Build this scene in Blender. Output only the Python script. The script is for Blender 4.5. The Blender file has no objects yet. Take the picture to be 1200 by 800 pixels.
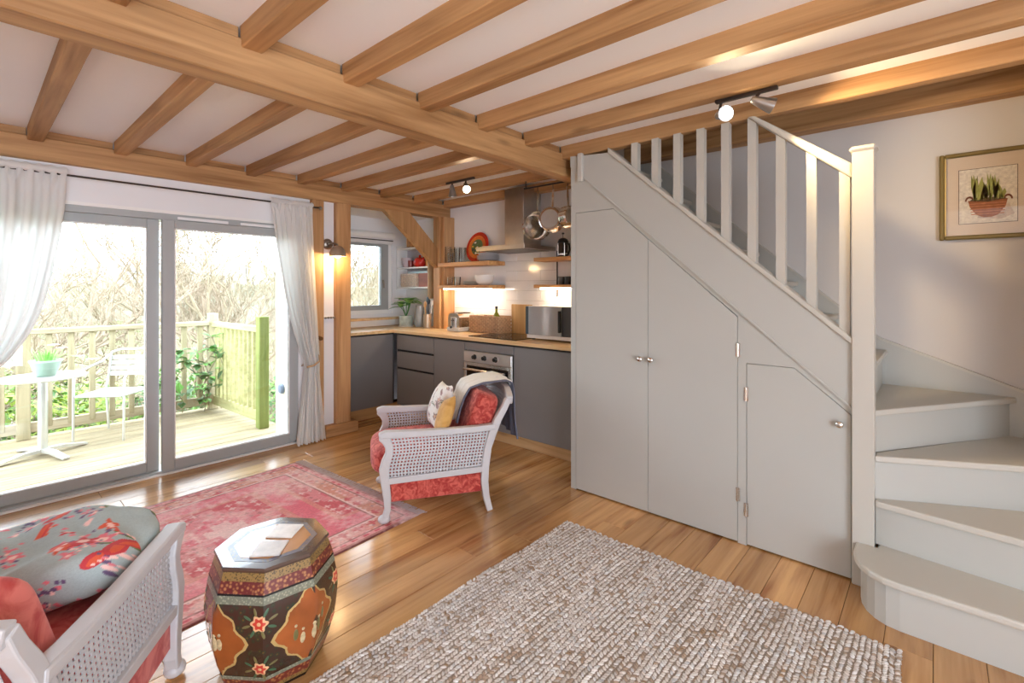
import bpy, bmesh, math, random
import numpy as np
from mathutils import Vector, Matrix
random.seed(7); np.random.seed(7)
SC = bpy.context.scene
COL = SC.collection
# ------------------------------------------------------------------ camera
FPX, YAW, HZ, CAMH = 563.6, math.radians(41.46), 337.5, 1.36
cam_d = bpy.data.cameras.new('camera'); cam = bpy.data.objects.new('camera', cam_d); COL.objects.link(cam)
cam.location = (0, 0, CAMH); cam.rotation_euler = (math.pi/2, 0, YAW)
cam_d.sensor_width = 36; cam_d.lens = FPX/1200*36; cam_d.shift_y = -(400-HZ)/1200; cam_d.clip_start = .03; cam_d.clip_end = 500
SC.camera = cam
# ------------------------------------------------------------------ world, exposure
W = bpy.data.worlds.new('overcast_sky'); SC.world = W; W.use_nodes = True
bg = W.node_tree.nodes['Background']; bg.inputs[0].default_value = (.84, .94, 1.08, 1); bg.inputs[1].default_value = 5.6
SC.view_settings.view_transform = 'Standard'; SC.view_settings.look = 'None'
SC.view_settings.exposure = 1.15; SC.view_settings.gamma = 1; SC.view_settings.use_curve_mapping = False
SC.cycles.max_bounces = 10; SC.cycles.diffuse_bounces = 6; SC.cycles.glossy_bounces = 4; SC.cycles.transparent_max_bounces = 16
SC.cycles.transmission_bounces = 6; SC.cycles.sample_clamp_indirect = 6; SC.cycles.caustics_reflective = False; SC.cycles.caustics_refractive = False
def portal(name, loc, rot, sx, sy):
    l = bpy.data.lights.new(name, 'AREA'); l.shape = 'RECTANGLE'; l.size = sx; l.size_y = sy; l.cycles.is_portal = True
    o = bpy.data.objects.new(name, l); COL.objects.link(o); o.location = loc; o.rotation_euler = rot
R90 = math.pi/2
portal('sky_portal_patio', (-4.45, .43, .98), (0, -R90, 0), 1.9, 3.0)       # faces +X
portal('window_east_offscreen', (2.63, -.6, 1.1), (0, R90, 0), 2.1, 2.4)     # faces -X: the window mirrored in the cupboard knobs
portal('sky_portal_kitchen', (-5.12, 2.9, 1.5), (0, -R90, 0), .9, 1.1)
# ------------------------------------------------------------------ helpers
def srgb(r, g, b):
    f = lambda c: (c/255/12.92) if c/255 <= .04045 else ((c/255+.055)/1.055)**2.4
    return (f(r), f(g), f(b), 1)
class NT:
    def __init__(s, name):
        s.m = bpy.data.materials.new(name); s.m.use_nodes = True; s.t = s.m.node_tree
        s.b = s.t.nodes['Principled BSDF']; s.o = s.t.nodes['Material Output']
    def n(s, typ, ins=None, **kw):
        d = s.t.nodes.new(typ)
        for k, v in kw.items(): setattr(d, k, v)
        for k, v in (ins or {}).items(): s.put(d.inputs[k], v)
        return d
    def put(s, sock, v):
        if isinstance(v, bpy.types.NodeSocket): s.t.links.new(v, sock)
        else: sock.default_value = v
    def set(s, **kw):
        for k, v in kw.items(): s.put(s.b.inputs[k.replace('_', ' ')], v)
    def coord(s, scale=(1, 1, 1), rnd=True):
        tc = s.n('ShaderNodeTexCoord').outputs['Object']
        if rnd:
            oi = s.n('ShaderNodeObjectInfo').outputs['Random']
            mu = s.n('ShaderNodeMath', {0: oi, 1: 37.}, operation='MULTIPLY').outputs[0]
            tc = s.n('ShaderNodeVectorMath', {0: tc, 1: mu}, operation='ADD').outputs[0]
        return s.n('ShaderNodeMapping', {'Vector': tc, 'Scale': scale}).outputs[0]
    def noise(s, vec, scale, detail=3, dist=0, rough=.5):
        return s.n('ShaderNodeTexNoise', {'Vector': vec, 'Scale': scale, 'Detail': detail, 'Distortion': dist, 'Roughness': rough}).outputs['Fac']
    def ramp(s, fac, stops):
        r = s.n('ShaderNodeValToRGB', {'Fac': fac}); e = r.color_ramp.elements
        e[0].position, e[0].color = stops[0]; e[1].position, e[1].color = stops[-1]
        for p, c in stops[1:-1]:
            q = e.new(p); q.color = c
        return r.outputs[0]
    def bump(s, h, strength=.2, dist=.01):
        s.put(s.b.inputs['Normal'], s.n('ShaderNodeBump', {'Height': h, 'Strength': strength, 'Distance': dist}).outputs[0])
def mul(c, k): return (min(1, c[0]*k), min(1, c[1]*k), min(1, c[2]*k), 1)
def paint(name, c, rough=.5, metal=0, var=.06, vs=6, bump=0, bs=60, **kw):
    t = NT(name); v = t.coord()
    t.set(Base_Color=t.ramp(t.noise(v, vs, 4), [(.3, mul(c, 1-var)), (.7, mul(c, 1+var))]), Roughness=rough, Metallic=metal)
    if bump: t.bump(t.noise(v, bs, 4), bump, .004)
    for k, x in kw.items(): t.put(t.b.inputs[k.replace('_', ' ')], x)
    return t.m
def wood(name, axis, light, dark, rough=.45, rnd=.25, knots=True, coat=0, across=13):
    t = NT(name); i = 'xyz'.index(axis)
    sc = [across]*3; sc[i] = .9; sf = [60]*3; sf[i] = 2.
    n1 = t.noise(t.coord(tuple(sc)), 1., 5, .8); n2 = t.noise(t.coord(tuple(sf)), 1., 3)
    mx = t.n('ShaderNodeMath', {0: n1, 1: t.n('ShaderNodeMath', {0: n2, 1: .35}, operation='MULTIPLY').outputs[0]}, operation='ADD').outputs[0]
    mid = tuple((a+b)/2 for a, b in zip(light, dark))
    c = t.ramp(mx, [(.45, dark), (.62, mid), (.85, light)])
    if knots:
        ks = [5.5]*3; ks[i] = 1.6
        vo = t.n('ShaderNodeTexVoronoi', {'Vector': t.coord(tuple(ks)), 'Scale': 1.}).outputs['Distance']
        kf = t.n('ShaderNodeMapRange', {'Value': vo, 1: .04, 2: .13, 3: .45, 4: 0.}).outputs[0]
        c = mixc(t, kf, c, mul(dark, .35))
    oi = t.n('ShaderNodeObjectInfo').outputs['Random']
    val = t.n('ShaderNodeMapRange', {'Value': oi, 3: 1-rnd, 4: 1+rnd*.6}).outputs[0]
    c = t.n('ShaderNodeHueSaturation', {'Color': c, 'Value': val}).outputs[0]
    t.set(Base_Color=c, Roughness=rough, Coat_Weight=coat, Coat_Roughness=.15)
    t.bump(mx, .12, .004)
    return t.m
def mixc(t, fac, a, b):
    d = t.n('ShaderNodeMix', data_type='RGBA')
    t.put(d.inputs[0], fac); t.put(d.inputs[6], a); t.put(d.inputs[7], b)
    return d.outputs[2]
def vcol(name, rough=.9, bump=0, bs=300, **kw):
    t = NT(name); c = t.n('ShaderNodeVertexColor', layer_name='Col').outputs[0]
    n = t.noise(t.coord(rnd=False), bs, 2)
    k = t.n('ShaderNodeMapRange', {'Value': n, 3: .88, 4: 1.1}).outputs[0]
    t.set(Base_Color=t.n('ShaderNodeHueSaturation', {'Color': c, 'Value': k}).outputs[0], Roughness=rough)
    if bump: t.bump(n, bump, .003)
    for q, x in kw.items(): t.put(t.b.inputs[q.replace('_', ' ')], x)
    return t.m
def pane_mat(name, tint=(.96, .98, .97, 1), ior=1.45):
    t = NT(name); t.t.nodes.remove(t.b)
    fr = t.n('ShaderNodeFresnel', {'IOR': ior}).outputs[0]
    tr = t.n('ShaderNodeBsdfTransparent', {'Color': tint}).outputs[0]; gl = t.n('ShaderNodeBsdfGlossy', {'Roughness': .0}).outputs[0]
    t.put(t.o.inputs[0], t.n('ShaderNodeMixShader', {0: fr, 1: tr, 2: gl}).outputs[0]); return t.m
def cloth_mat(name, c, transl=.45):
    t = NT(name); t.t.nodes.remove(t.b)
    d = t.n('ShaderNodeBsdfDiffuse', {'Color': c}).outputs[0]; r = t.n('ShaderNodeBsdfTranslucent', {'Color': c}).outputs[0]
    t.put(t.o.inputs[0], t.n('ShaderNodeMixShader', {0: transl, 1: d, 2: r}).outputs[0]); return t.m
def glow(name, c, s):
    t = NT(name); t.set(Base_Color=(.9, .9, .9, 1), Emission_Color=c, Emission_Strength=s); return t.m

class MB:
    def __init__(s): s.v = []; s.f = []; s.c = None
    def add(s, vs, fs):
        k = len(s.v); s.v += [tuple(p) for p in vs]; s.f += [tuple(i+k for i in f) for f in fs]; return s
    def box(s, x0, x1, y0, y1, z0, z1, b=0.):
        if x0 > x1: x0, x1 = x1, x0
        if y0 > y1: y0, y1 = y1, y0
        if z0 > z1: z0, z1 = z1, z0
        b = min(b, (x1-x0)*.45, (y1-y0)*.45, (z1-z0)*.45)
        X, Y, Z = (x0, x1), (y0, y1), (z0, z1)
        if b <= 0:
            vs = [(X[i], Y[j], Z[k]) for i in (0, 1) for j in (0, 1) for k in (0, 1)]
            return s.add(vs, [(0, 1, 3, 2), (4, 6, 7, 5), (0, 4, 5, 1), (2, 3, 7, 6), (0, 2, 6, 4), (1, 5, 7, 3)])
        vs = []; ix = {}
        for i in (0, 1):
            for j in (0, 1):
                for k in (0, 1):
                    for a in range(3):
                        ix[i, j, k, a] = len(vs)
                        p = [X[i], Y[j], Z[k]]; sg = [1-2*i, 1-2*j, 1-2*k]
                        for q in range(3):
                            if q != a: p[q] += sg[q]*b
                        vs.append(p)
        fs = []
        for a in range(3):
            o = [q for q in range(3) if q != a]
            for h in (0, 1):
                f = []
                for (m, n) in ((0, 0), (1, 0), (1, 1), (0, 1)):
                    t = [0, 0, 0]; t[a] = h; t[o[0]] = m; t[o[1]] = n; f.append(ix[t[0], t[1], t[2], a])
                fs.append(tuple(f))
            for m in (0, 1):
                for n in (0, 1):
                    t0 = [0, 0, 0]; t0[a] = 0; t0[o[0]] = m; t0[o[1]] = n; t1 = list(t0); t1[a] = 1
                    fs.append((ix[(*t0, o[0])], ix[(*t1, o[0])], ix[(*t1, o[1])], ix[(*t0, o[1])]))
        for i in (0, 1):
            for j in (0, 1):
                for k in (0, 1): fs.append((ix[i, j, k, 0], ix[i, j, k, 1], ix[i, j, k, 2]))
        return s.add(vs, fs)
    def prism(s, poly, axis, a0, a1):
        n = len(poly)
        def P(p, a): return {'x': (a, p[0], p[1]), 'y': (p[0], a, p[1]), 'z': (p[0], p[1], a)}[axis]
        vs = [P(p, a0) for p in poly]+[P(p, a1) for p in poly]
        fs = [tuple(range(n)), tuple(range(2*n-1, n-1, -1))]+[(i, (i+1) % n, n+(i+1) % n, n+i) for i in range(n)]
        return s.add(vs, fs)
    def tube(s, path, r, n=8, cap=True, flat=None):
        path = [Vector(p) for p in path]; m = len(path); rs = r if isinstance(r, (list, tuple)) else [r]*m
        vs = []; up = Vector((0, 0, 1)); prev = None
        for i, p in enumerate(path):
            d = (path[min(i+1, m-1)]-path[max(i-1, 0)]).normalized()
            if prev is None:
                a = d.cross(up)
                if a.length < .1: a = d.cross(Vector((1, 0, 0)))
            else: a = prev-d*prev.dot(d)
            a.normalize(); prev = a; b = d.cross(a)
            for k in range(n):
                t = 2*math.pi*k/n
                vs.append(p+(a*math.cos(t)+b*math.sin(t)*(flat or 1))*rs[i])
        fs = [(i*n+k, i*n+(k+1) % n, (i+1)*n+(k+1) % n, (i+1)*n+k) for i in range(m-1) for k in range(n)]
        if cap: fs += [tuple(range(n-1, -1, -1)), tuple((m-1)*n+k for k in range(n))]
        return s.add(vs, fs)
    def lathe(s, prof, c=(0, 0, 0), n=20, axis='z', sx=1., sy=1., cap=True):
        vs = []; m = len(prof)
        for (r, z) in prof:
            for k in range(n):
                t = 2*math.pi*k/n; a, b = r*math.cos(t)*sx, r*math.sin(t)*sy
                p = {'z': (a, b, z), 'y': (a, z, b), 'x': (z, a, b)}[axis]
                vs.append((p[0]+c[0], p[1]+c[1], p[2]+c[2]))
        fs = [(i*n+k, i*n+(k+1) % n, (i+1)*n+(k+1) % n, (i+1)*n+k) for i in range(m-1) for k in range(n)]
        if cap and prof[0][0] > 1e-6: fs.append(tuple(range(n)))
        if cap and prof[-1][0] > 1e-6: fs.append(tuple((m-1)*n+k for k in range(n-1, -1, -1)))
        return s.add(vs, fs)
    def ball(s, c, rx, ry=None, rz=None, n=12, m=8):
        ry = ry or rx; rz = rz or rx
        prof = [(math.sin(math.pi*i/m), -math.cos(math.pi*i/m)) for i in range(m+1)]
        vs = []
        for (r, z) in prof:
            for k in range(n):
                t = 2*math.pi*k/n; vs.append((c[0]+rx*r*math.cos(t), c[1]+ry*r*math.sin(t), c[2]+rz*z))
        return s.add(vs, [(i*n+k, i*n+(k+1) % n, (i+1)*n+(k+1) % n, (i+1)*n+k) for i in range(m) for k in range(n)])
    def grid(s, P, close_u=False, close_v=False):
        nu, nv = len(P), len(P[0])
        fs = []
        for i in range(nu if close_u else nu-1):
            for j in range(nv if close_v else nv-1):
                a, b = (i+1) % nu, (j+1) % nv
                fs.append((i*nv+j, a*nv+j, a*nv+b, i*nv+b))
        return s.add([p for row in P for p in row], fs)
    def bar(s, path, w, t, xax=None):
        """rectangular section swept along a path; w along xax, t across"""
        path = [Vector(p) for p in path]; m = len(path); xa = Vector(xax or (1, 0, 0)); vs = []
        ts = t if isinstance(t, (list, tuple)) else [t]*m
        for i, p in enumerate(path):
            d = (path[min(i+1, m-1)]-path[max(i-1, 0)]).normalized(); b = d.cross(xa).normalized()
            for (q, e) in ((-1, -1), (1, -1), (1, 1), (-1, 1)): vs.append(p+xa*q*w/2+b*e*ts[i]/2)
        fs = [(i*4+k, i*4+(k+1) % 4, (i+1)*4+(k+1) % 4, (i+1)*4+k) for i in range(m-1) for k in range(4)]
        return s.add(vs, fs+[(3, 2, 1, 0), tuple((m-1)*4+k for k in range(4))])
    def xf(s, M):
        s.v = [tuple(M @ Vector(p)) for p in s.v]; return s
    def build(s, name, mat, parent=None, smooth=None, bevel=0, fix=True, local=False, kind=None):
        me = bpy.data.meshes.new(name)
        vs = s.v
        if parent is not None and not local:
            L = wloc(parent); vs = [(p[0]-L[0], p[1]-L[1], p[2]-L[2]) for p in vs]
        me.from_pydata(vs, [], s.f); me.update()
        if fix and len(s.f) < 60000:
            bm = bmesh.new(); bm.from_mesh(me); bmesh.ops.recalc_face_normals(bm, faces=bm.faces)
            if bevel: bmesh.ops.bevel(bm, geom=[e for e in bm.edges if len(e.link_faces) == 2 and e.calc_face_angle(0) > .5], offset=bevel, segments=2, affect='EDGES', profile=.5)
            bm.to_mesh(me); bm.free()
        if s.c is not None:
            a = me.color_attributes.new('Col', 'FLOAT_COLOR', 'POINT')
            a.data.foreach_set('color', np.asarray(s.c, np.float32).ravel())
        if smooth is not None:
            me.polygons.foreach_set('use_smooth', [True]*len(me.polygons)); me.set_sharp_from_angle(angle=math.radians(smooth))
        me.materials.append(mat)
        o = bpy.data.objects.new(name, me); COL.objects.link(o); o.parent = parent
        if kind: o['kind'] = kind
        return o
def wloc(o):
    v = Vector((0, 0, 0))
    while o is not None: v += Vector(o.location); o = o.parent
    return v
def tag(o, label, cat, group=None, kind=None):
    o['label'] = label; o['category'] = cat
    if group: o['group'] = group
    if kind: o['kind'] = kind
    return o
def thing(name, label, cat, loc=(0, 0, 0), rz=0, group=None):
    o = bpy.data.objects.new(name, None); COL.objects.link(o); o.location = loc; o.rotation_euler = (0, 0, rz); o.empty_display_size = .1
    return tag(o, label, cat, group)
def struct(o, label=None):
    o['kind'] = 'structure'
    if label: o['label'] = label
    return o
def copy_tree(o, parent=None):
    c = o.copy(); COL.objects.link(c); c.parent = parent
    for ch in [x for x in bpy.data.objects if x.parent == o]: copy_tree(ch, c)
    return c
def B(*a, **k): return MB().box(*a, **k)
def lamp(name, typ, loc, power, color, parent=None, **kw):
    l = bpy.data.lights.new(name, typ); l.energy = power; l.color = color
    for k, v in kw.items(): setattr(l, k, v)
    o = bpy.data.objects.new(name, l); COL.objects.link(o); o.location = loc; o.parent = parent
    if parent: o.location = Vector(loc)-wloc(parent)
    return o
def interp(t, pts):
    """piecewise smooth interpolation of (t,value) pairs"""
    for (a, va), (b, vb) in zip(pts, pts[1:]):
        if t <= b:
            k = (t-a)/(b-a) if b > a else 0; k = max(0, k); return va+(vb-va)*k
    return pts[-1][1]
# ------------------------------------------------------------------ materials
OAKL, OAKD = srgb(196, 152, 103), srgb(142, 98, 55)
oakx = wood('oak_beam_x', 'x', OAKL, OAKD, .6, .12); oaky = wood('oak_beam_y', 'y', OAKL, OAKD, .6, .1); oakz = wood('oak_beam_z', 'z', srgb(204, 160, 112), srgb(160, 112, 66), .6, .1)
floor_m = wood('oak_floor', 'y', srgb(222, 172, 112), srgb(156, 102, 54), .24, .27, across=9, coat=.4)
worktop_m = wood('oak_worktop', 'x', srgb(238, 205, 155), srgb(212, 168, 112), .4, .05, knots=False, across=22)
shelf_m = wood('oak_shelf', 'x', srgb(226, 176, 116), srgb(180, 122, 66), .45, .08, knots=False)
plinth_m = wood('oak_plinth', 'x', srgb(232, 196, 146), srgb(196, 148, 94), .5, .08)
board_m = wood('chopping_board_wood', 'z', srgb(222, 182, 124), srgb(190, 146, 90), .5, .05, knots=False, across=20)
deck_m = wood('weathered_deck', 'y', srgb(166, 150, 116), srgb(122, 108, 80), .8, .15)
fence_m = wood('fence_timber', 'z', srgb(176, 164, 130), srgb(136, 122, 92), .8, .12)
fencey_m = wood('fence_rail_timber', 'y', srgb(182, 168, 138), srgb(144, 128, 100), .8, .1)
fencex_m = wood('mossy_rail_timber', 'x', srgb(184, 178, 126), srgb(146, 140, 88), .8, .1)
moss_m = wood('mossy_post_timber', 'z', srgb(138, 146, 74), srgb(104, 112, 52), .85, .1)
wall_m = paint('white_wall_paint', srgb(238, 238, 239), .85, var=.012, vs=2, bump=.05, bs=120)
ceil_m = paint('white_ceiling_paint', srgb(245, 246, 247), .9, var=.008, vs=2)
stairwall_m = paint('warm_white_wall_paint', srgb(204, 199, 194), .85, var=.015, vs=2, bump=.05, bs=120)
grey_m = paint('pale_grey_paint', srgb(182, 181, 174), .4, var=.012, vs=3)
cream_m = paint('pale_grey_satin_paint', srgb(191, 187, 177), .38, var=.012, vs=3)
dark_m = paint('charcoal_cabinet_front', srgb(128, 126, 126), .45, var=.02, vs=3)
carc_m = paint('dark_carcass', srgb(40, 38, 38), .7)
alu_m = paint('grey_door_frame', srgb(172, 175, 174), .42, var=.015)
white_m = paint('white_satin', srgb(244, 243, 240), .4, var=.01)
pvc_m = paint('white_plastic', srgb(240, 240, 240), .35, var=.01)
chrome_m = paint('polished_steel', srgb(225, 222, 218), .16, 1, var=.02)
steel_m = paint('brushed_steel', srgb(196, 190, 182), .3, 1, var=.05, vs=20)
bronze_m = paint('dark_bronze_metal', srgb(74, 66, 62), .4, .8)
nickel_m = paint('aged_nickel', srgb(150, 140, 130), .35, .9)
black_m = paint('black_plastic', srgb(26, 26, 28), .35)
blackglass_m = paint('black_glass', srgb(20, 18, 18), .06)
glass_m = pane_mat('window_glass', (.88, .90, .89, 1))
clear_m = pane_mat('clear_tumbler_glass', (.975, .985, .985, 1), 1.18)
# ------------------------------------------------------------------ room shell
XE, YS, YK, YB = 2.6, -2.6, 3.66, 3.58          # east wall, south wall, kitchen wall, stair back wall
CZ = 2.345
fl = struct(MB().box(-4.41, XE, YS, YK, -.12, -.012).box(-5.02, -4.41, 2.35, YK, -.12, -.012).build('floor', paint('subfloor', srgb(90, 66, 42), .9)), 'oak plank floor')
pb = {}
random.seed(3)
k = math.floor((-4.62+.01)/.145)
xs = []
while -.01+.145*k < XE: xs.append(-.01+.145*k); k += 1
for x in xs:
    y = YS+random.uniform(-1.4, 0)
    while y < YK:
        L = random.choice([1.2, 1.5, 1.8, 2.1]); y0, y1 = max(y, YS), min(y+L, YK); y += L
        if y1-y0 < .05: continue
        if x < -4.25 and y1 < 2.35: continue
        if x < -4.25: y0 = max(y0, 2.35)
        x1 = min(x+.145, XE)
        if x > .62 and y0 > 2.75: continue
        p = B(x+.0010, x1-.0010, y0+.0010, y1-.0010, -.012, random.uniform(-.0006, 0), b=.0012).build('plank', floor_m, fl)
# walls
wp = struct(B(-4.40, -4.22, -2.6, -1.07, 0, CZ).build('wall_patio', wall_m))
for bx in ((-4.40, -4.22, -1.07, 1.93, 1.925, CZ), (-4.40, -4.305, 1.93, 2.40, 0, CZ), (-4.305, -4.22, 1.93, 2.035, 0, CZ), (-4.305, -4.22, 2.147, 2.263, 0, CZ)): B(*bx).build('wall_panel', wall_m, wp)
B(-4.395, -4.215, -1.07, 1.935, 1.905, 1.927).build('lintel_trim', white_m, wp)
ws = struct(B(-4.4, XE+.1, YS-.1, YS, -.1, CZ).build('wall_south', wall_m))
we = struct(MB().box(XE, XE+.1, YS, -1.8, 0, CZ).box(XE, XE+.1, .6, 2.8, 0, CZ).box(XE, XE+.1, -1.8, .6, 2.15, CZ).box(XE, XE+.1, -1.8, .6, -.1, .06).build('wall_east', wall_m))
wk = struct(B(-5.16, -1.87, YK, YK+.12, 0, CZ).build('wall_kitchen', wall_m), 'white kitchen wall with tiled splashback')
wr = struct(B(.62, XE+.1, 2.80, 2.9, 0, 4.4).build('wall_stair_side', stairwall_m)); B(.62, .70, 2.9, YB, 0, 4.4).build('wall_panel', stairwall_m, wr)
wb = struct(B(-1.87, .72, YB, YB+.12, 0, 4.4).build('wall_stair_back', stairwall_m), 'warm white wall beside the stairs')
wu = struct(B(-1.95, .72, 2.80, 2.83, 2.35, 4.4).build('wall_stairwell_front', stairwall_m))
wl = struct(B(-1.97, -1.87, 2.80, YB+.1, 2.35, 4.4).build('wall_stairwell_end', stairwall_m))
pt = struct(B(-1.871, -1.84, 2.76, YK, 0, 2.35).build('wall_cupboard_side', grey_m))
# ceilings
ce = struct(MB().box(-4.40, XE+.1, YS-.1, 2.83, CZ, CZ+.1).box(-4.40, -1.95, 2.83, YK+.1, CZ, CZ+.1).build('ceiling', ceil_m), 'white plaster ceiling between oak joists')
struct(B(-1.97, .72, 2.8, YB+.1, 4.4, 4.5).build('ceiling_stairwell', ceil_m))
# kitchen nook outside the wall line
wn = struct(MB().box(-5.16, -5.02, 2.25, YK, -.1, 1.05).box(-5.16, -5.02, 2.25, YK, 1.96, 2.3).box(-5.16, -5.02, 3.46, YK, 1.05, 1.96).box(-5.16, -5.02, 2.25, 2.45, 1.05, 1.96).build('wall_nook', wall_m))
struct(B(-5.16, -4.30, 2.25, 2.35, -.1, 2.3).build('wall_nook_side', wall_m))
struct(MB().box(-5.16, -4.45, 2.25, YK, 2.19, 2.30).box(-4.45, -4.325, 2.25, YK, 2.19, 2.50).build('ceiling_nook', ceil_m))  # taller second box is added to block daylight leaking above the wall plate
# window in the nook
w1 = bpy.data.objects.new('window_1', None); COL.objects.link(w1); w1.location = (-5.06, 2.95, 1.05); struct(w1, 'grey framed casement window over the worktop')
MB().box(-5.10, -5.05, 2.45, 3.46, 1.05, 1.10).box(-5.10, -5.05, 2.45, 3.46, 1.91, 1.96).box(-5.10, -5.05, 3.41, 3.46, 1.10, 1.91).box(-5.10, -5.05, 2.45, 2.50, 1.10, 1.91).build('frame', white_m, w1)
MB().box(-5.075, -5.02, 2.84, 3.40, 1.10, 1.155).box(-5.075, -5.02, 2.84, 3.40, 1.86, 1.91).box(-5.075, -5.02, 3.30, 3.40, 1.155, 1.86).box(-5.075, -5.02, 2.84, 2.90, 1.155, 1.86).build('sash', alu_m, w1)
B(-5.055, -5.05, 2.90, 3.30, 1.155, 1.86).build('pane', glass_m, w1); B(-5.075, -5.07, 2.50, 2.84, 1.10, 1.91).build('pane', glass_m, w1)
MB().box(-5.02, -5.0, 3.31, 3.33, 1.42, 1.46).tube([(-4.995, 3.32, 1.45), (-4.99, 3.32, 1.36)], .008).build('handle', nickel_m, w1)
struct(B(-5.06, -4.90, 2.36, YK, .985, 1.01, b=.006).build('trim_1', worktop_m), 'oak window sill'); struct(B(-5.02, -4.97, 2.36, YK, .912, .985).build('trim_2', white_m))
bl = thing('roller_blind', 'white roller blind rolled up above the kitchen window', 'blind', (-4.97, 2.95, 2.0))
MB().tube([(-4.975, 2.40, 1.99), (-4.975, 3.45, 1.99)], .038, 12).build('roll', white_m, bl, 40); B(-5.0, -4.955, 2.42, 3.43, 1.885, 1.975, b=.006).build('cloth', paint('blind_cloth', srgb(232, 231, 230), .8), bl)
MB().tube([(-4.95, 2.42, 1.93), (-4.95, 3.42, 1.93)], .006, 6).build('bottom_bar', bronze_m, bl)
# ------------------------------------------------------------------ timber frame
def timber(name, mb, m, label, group=None):
    o = mb.build(name, m); return tag(o, label, 'beam', group)
mbm = timber('main_beam', B(-2.075, -1.95, YS, YK, 2.145, 2.298, b=.006), oaky, 'long oak main beam crossing the ceiling and carrying the joists')
wpl = timber('wall_plate_beam', B(-4.32, -4.17, YS, YK, 2.155, 2.298, b=.006), oaky, 'oak wall plate beam above the patio doors and curtains')
def joist(x0, x1, y0, y1, z0, label, group, name='ceiling_joist'):
    o = B(x0, x1, y0, y1, z0, CZ+.01, b=.004).build(name, oakx); return tag(o, label, 'beam', group)
ORD = ['first', 'second', 'third', 'fourth', 'fifth', 'sixth', 'seventh', 'eighth', 'ninth', 'tenth', 'eleventh', 'twelfth']
far = [.24+.4147*k for k in range(-2, 9)]
near = [.678+.4135*k for k in range(-3, 5)]
for y in far:
    if y < -2.5: continue
    i = round((3.5576-y)/.4147)-1
    l = 'oak joist along the kitchen wall behind the extractor hood' if y > 3.4 else 'oak joist carrying the small twin spotlight bar in the kitchen' if i == 1 else ORD[i]+' oak joist out from the kitchen wall joist, reaching the patio wall plate'
    joist(-4.172, -2.06, y, y+(.074 if y < 3.4 else .12), 2.268, l, 'oak joists over the patio doors and kitchen' if y < 3.4 else None)
for i, y in enumerate(reversed(near)):
    joist(-1.965, XE, y, y+.075, 2.262, 'oak joist carrying the twin spotlight bar beside the stair trimmer' if i == 0 else ORD[i]+' oak joist out from the stair trimmer, above the jute rug', 'oak joists over the jute rug')
joist(-1.965, XE, 2.735, 2.799, 2.255, 'oak trimmer joist along the top of the stair balustrade', None, 'trimmer_joist')
def infill(par, xa, xb, ys, w):
    e = sorted(ys)
    for a, b in zip(e, e[1:]): B(xa, xb, a+w+.002, b-.002, 2.302, CZ, b=.002).build('infill_block', oaky, par)
infill(mbm, -2.06, -1.972, [y for y in near]+[2.735], .075); infill(wpl, -4.30, -4.19, [y for y in far if y > -2.5], .074)
timber('stair_beam', B(-1.87, XE, 3.46, YB, 2.345, 2.60, b=.006), oakx, 'oak beam high on the wall behind the stair balusters')
timber('oak_post', B(-4.30, -4.172, 2.037, 2.145, 0, 2.155, b=.006), oakz, 'slim oak post behind the gathered curtain and its tieback')
timber('oak_post', B(-4.30, -4.165, 2.265, 2.408, .10, 2.155, b=.006), oakz, 'oak post standing on an oak sole block beside the wall lamp')
timber('oak_post', MB().box(-4.25, -4.10, 3.50, YK, .91, 2.155, b=.006).box(-4.25, -4.14, 3.47, 3.50, .91, 2.155, b=.005), oakz, 'oak corner post rising from the worktop beside the open shelves')
timber('sole_block', B(-4.30, -4.135, 2.146, 2.47, 0, .10, b=.008), oaky, 'low oak sole block on the floor under the post')
timber('oak_brace', MB().prism([(2.78, 2.156), (3.09, 2.156), (3.473, 1.80), (3.473, 1.583)], 'x', -4.24, -4.172), wood('oak_brace_wood', 'z', OAKL, OAKD, .6, .05), 'diagonal oak brace between wall plate and corner post')
# ------------------------------------------------------------------ patio door
d1 = bpy.data.objects.new('door_1', None); COL.objects.link(d1); d1.location = (-4.30, .43, 0); struct(d1, 'wide grey sliding patio door')
MB().box(-4.40, -4.23, -1.07, 1.93, 1.86, 1.908, b=.003).box(-4.40, -4.23, -1.07, 1.93, 0, .026, b=.003).box(-4.40, -4.23, 1.905, 1.93, 0, 1.9).box(-4.40, -4.23, -1.07, -1.045, 0, 1.9).build('outer_frame', alu_m, d1)
B(-4.23, -4.20, -1.07, 1.93, 0, .012, b=.003).build('threshold', white_m, d1)
def sash(x0, x1, y0, y1, st=.075):
    s_ = MB().box(x0, x1, y0, y0+st, .026, 1.862, b=.004).box(x0, x1, y1-st, y1, .026, 1.862, b=.004).box(x0, x1, y0+st, y1-st, .026, .098, b=.004).box(x0, x1, y0+st, y1-st, 1.80, 1.862, b=.004).build('sash', alu_m, d1)
    MB().box(x0-.002, x1+.002, y0+st, y1-st, .098, .104).box(x0-.002, x1+.002, y0+st, y1-st, 1.794, 1.80).box(x0-.002, x1+.002, y0+st, y0+st+.006, .1, 1.8).box(x0-.002, x1+.002, y1-st-.006, y1-st, .1, 1.8).build('glazing_bead', white_m, s_)
    B((x0+x1)/2-.004, (x0+x1)/2+.004, y0+st+.006, y1-st-.006, .104, 1.794).build('pane', glass_m, s_); return s_
sash(-4.315, -4.27, -1.05, -.03); sash(-4.315, -4.27, -.07, .93); s2 = sash(-4.255, -4.21, .935, 1.925, .075)  # first sash is added out of view, widening the opening for more daylight
B(-4.225, -4.213, 1.03, 1.37, 1.868, 1.888).build('trickle_vent', pvc_m, d1); B(-4.225, -4.213, 1.46, 1.80, 1.868, 1.888).build('trickle_vent', pvc_m, d1)
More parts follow.
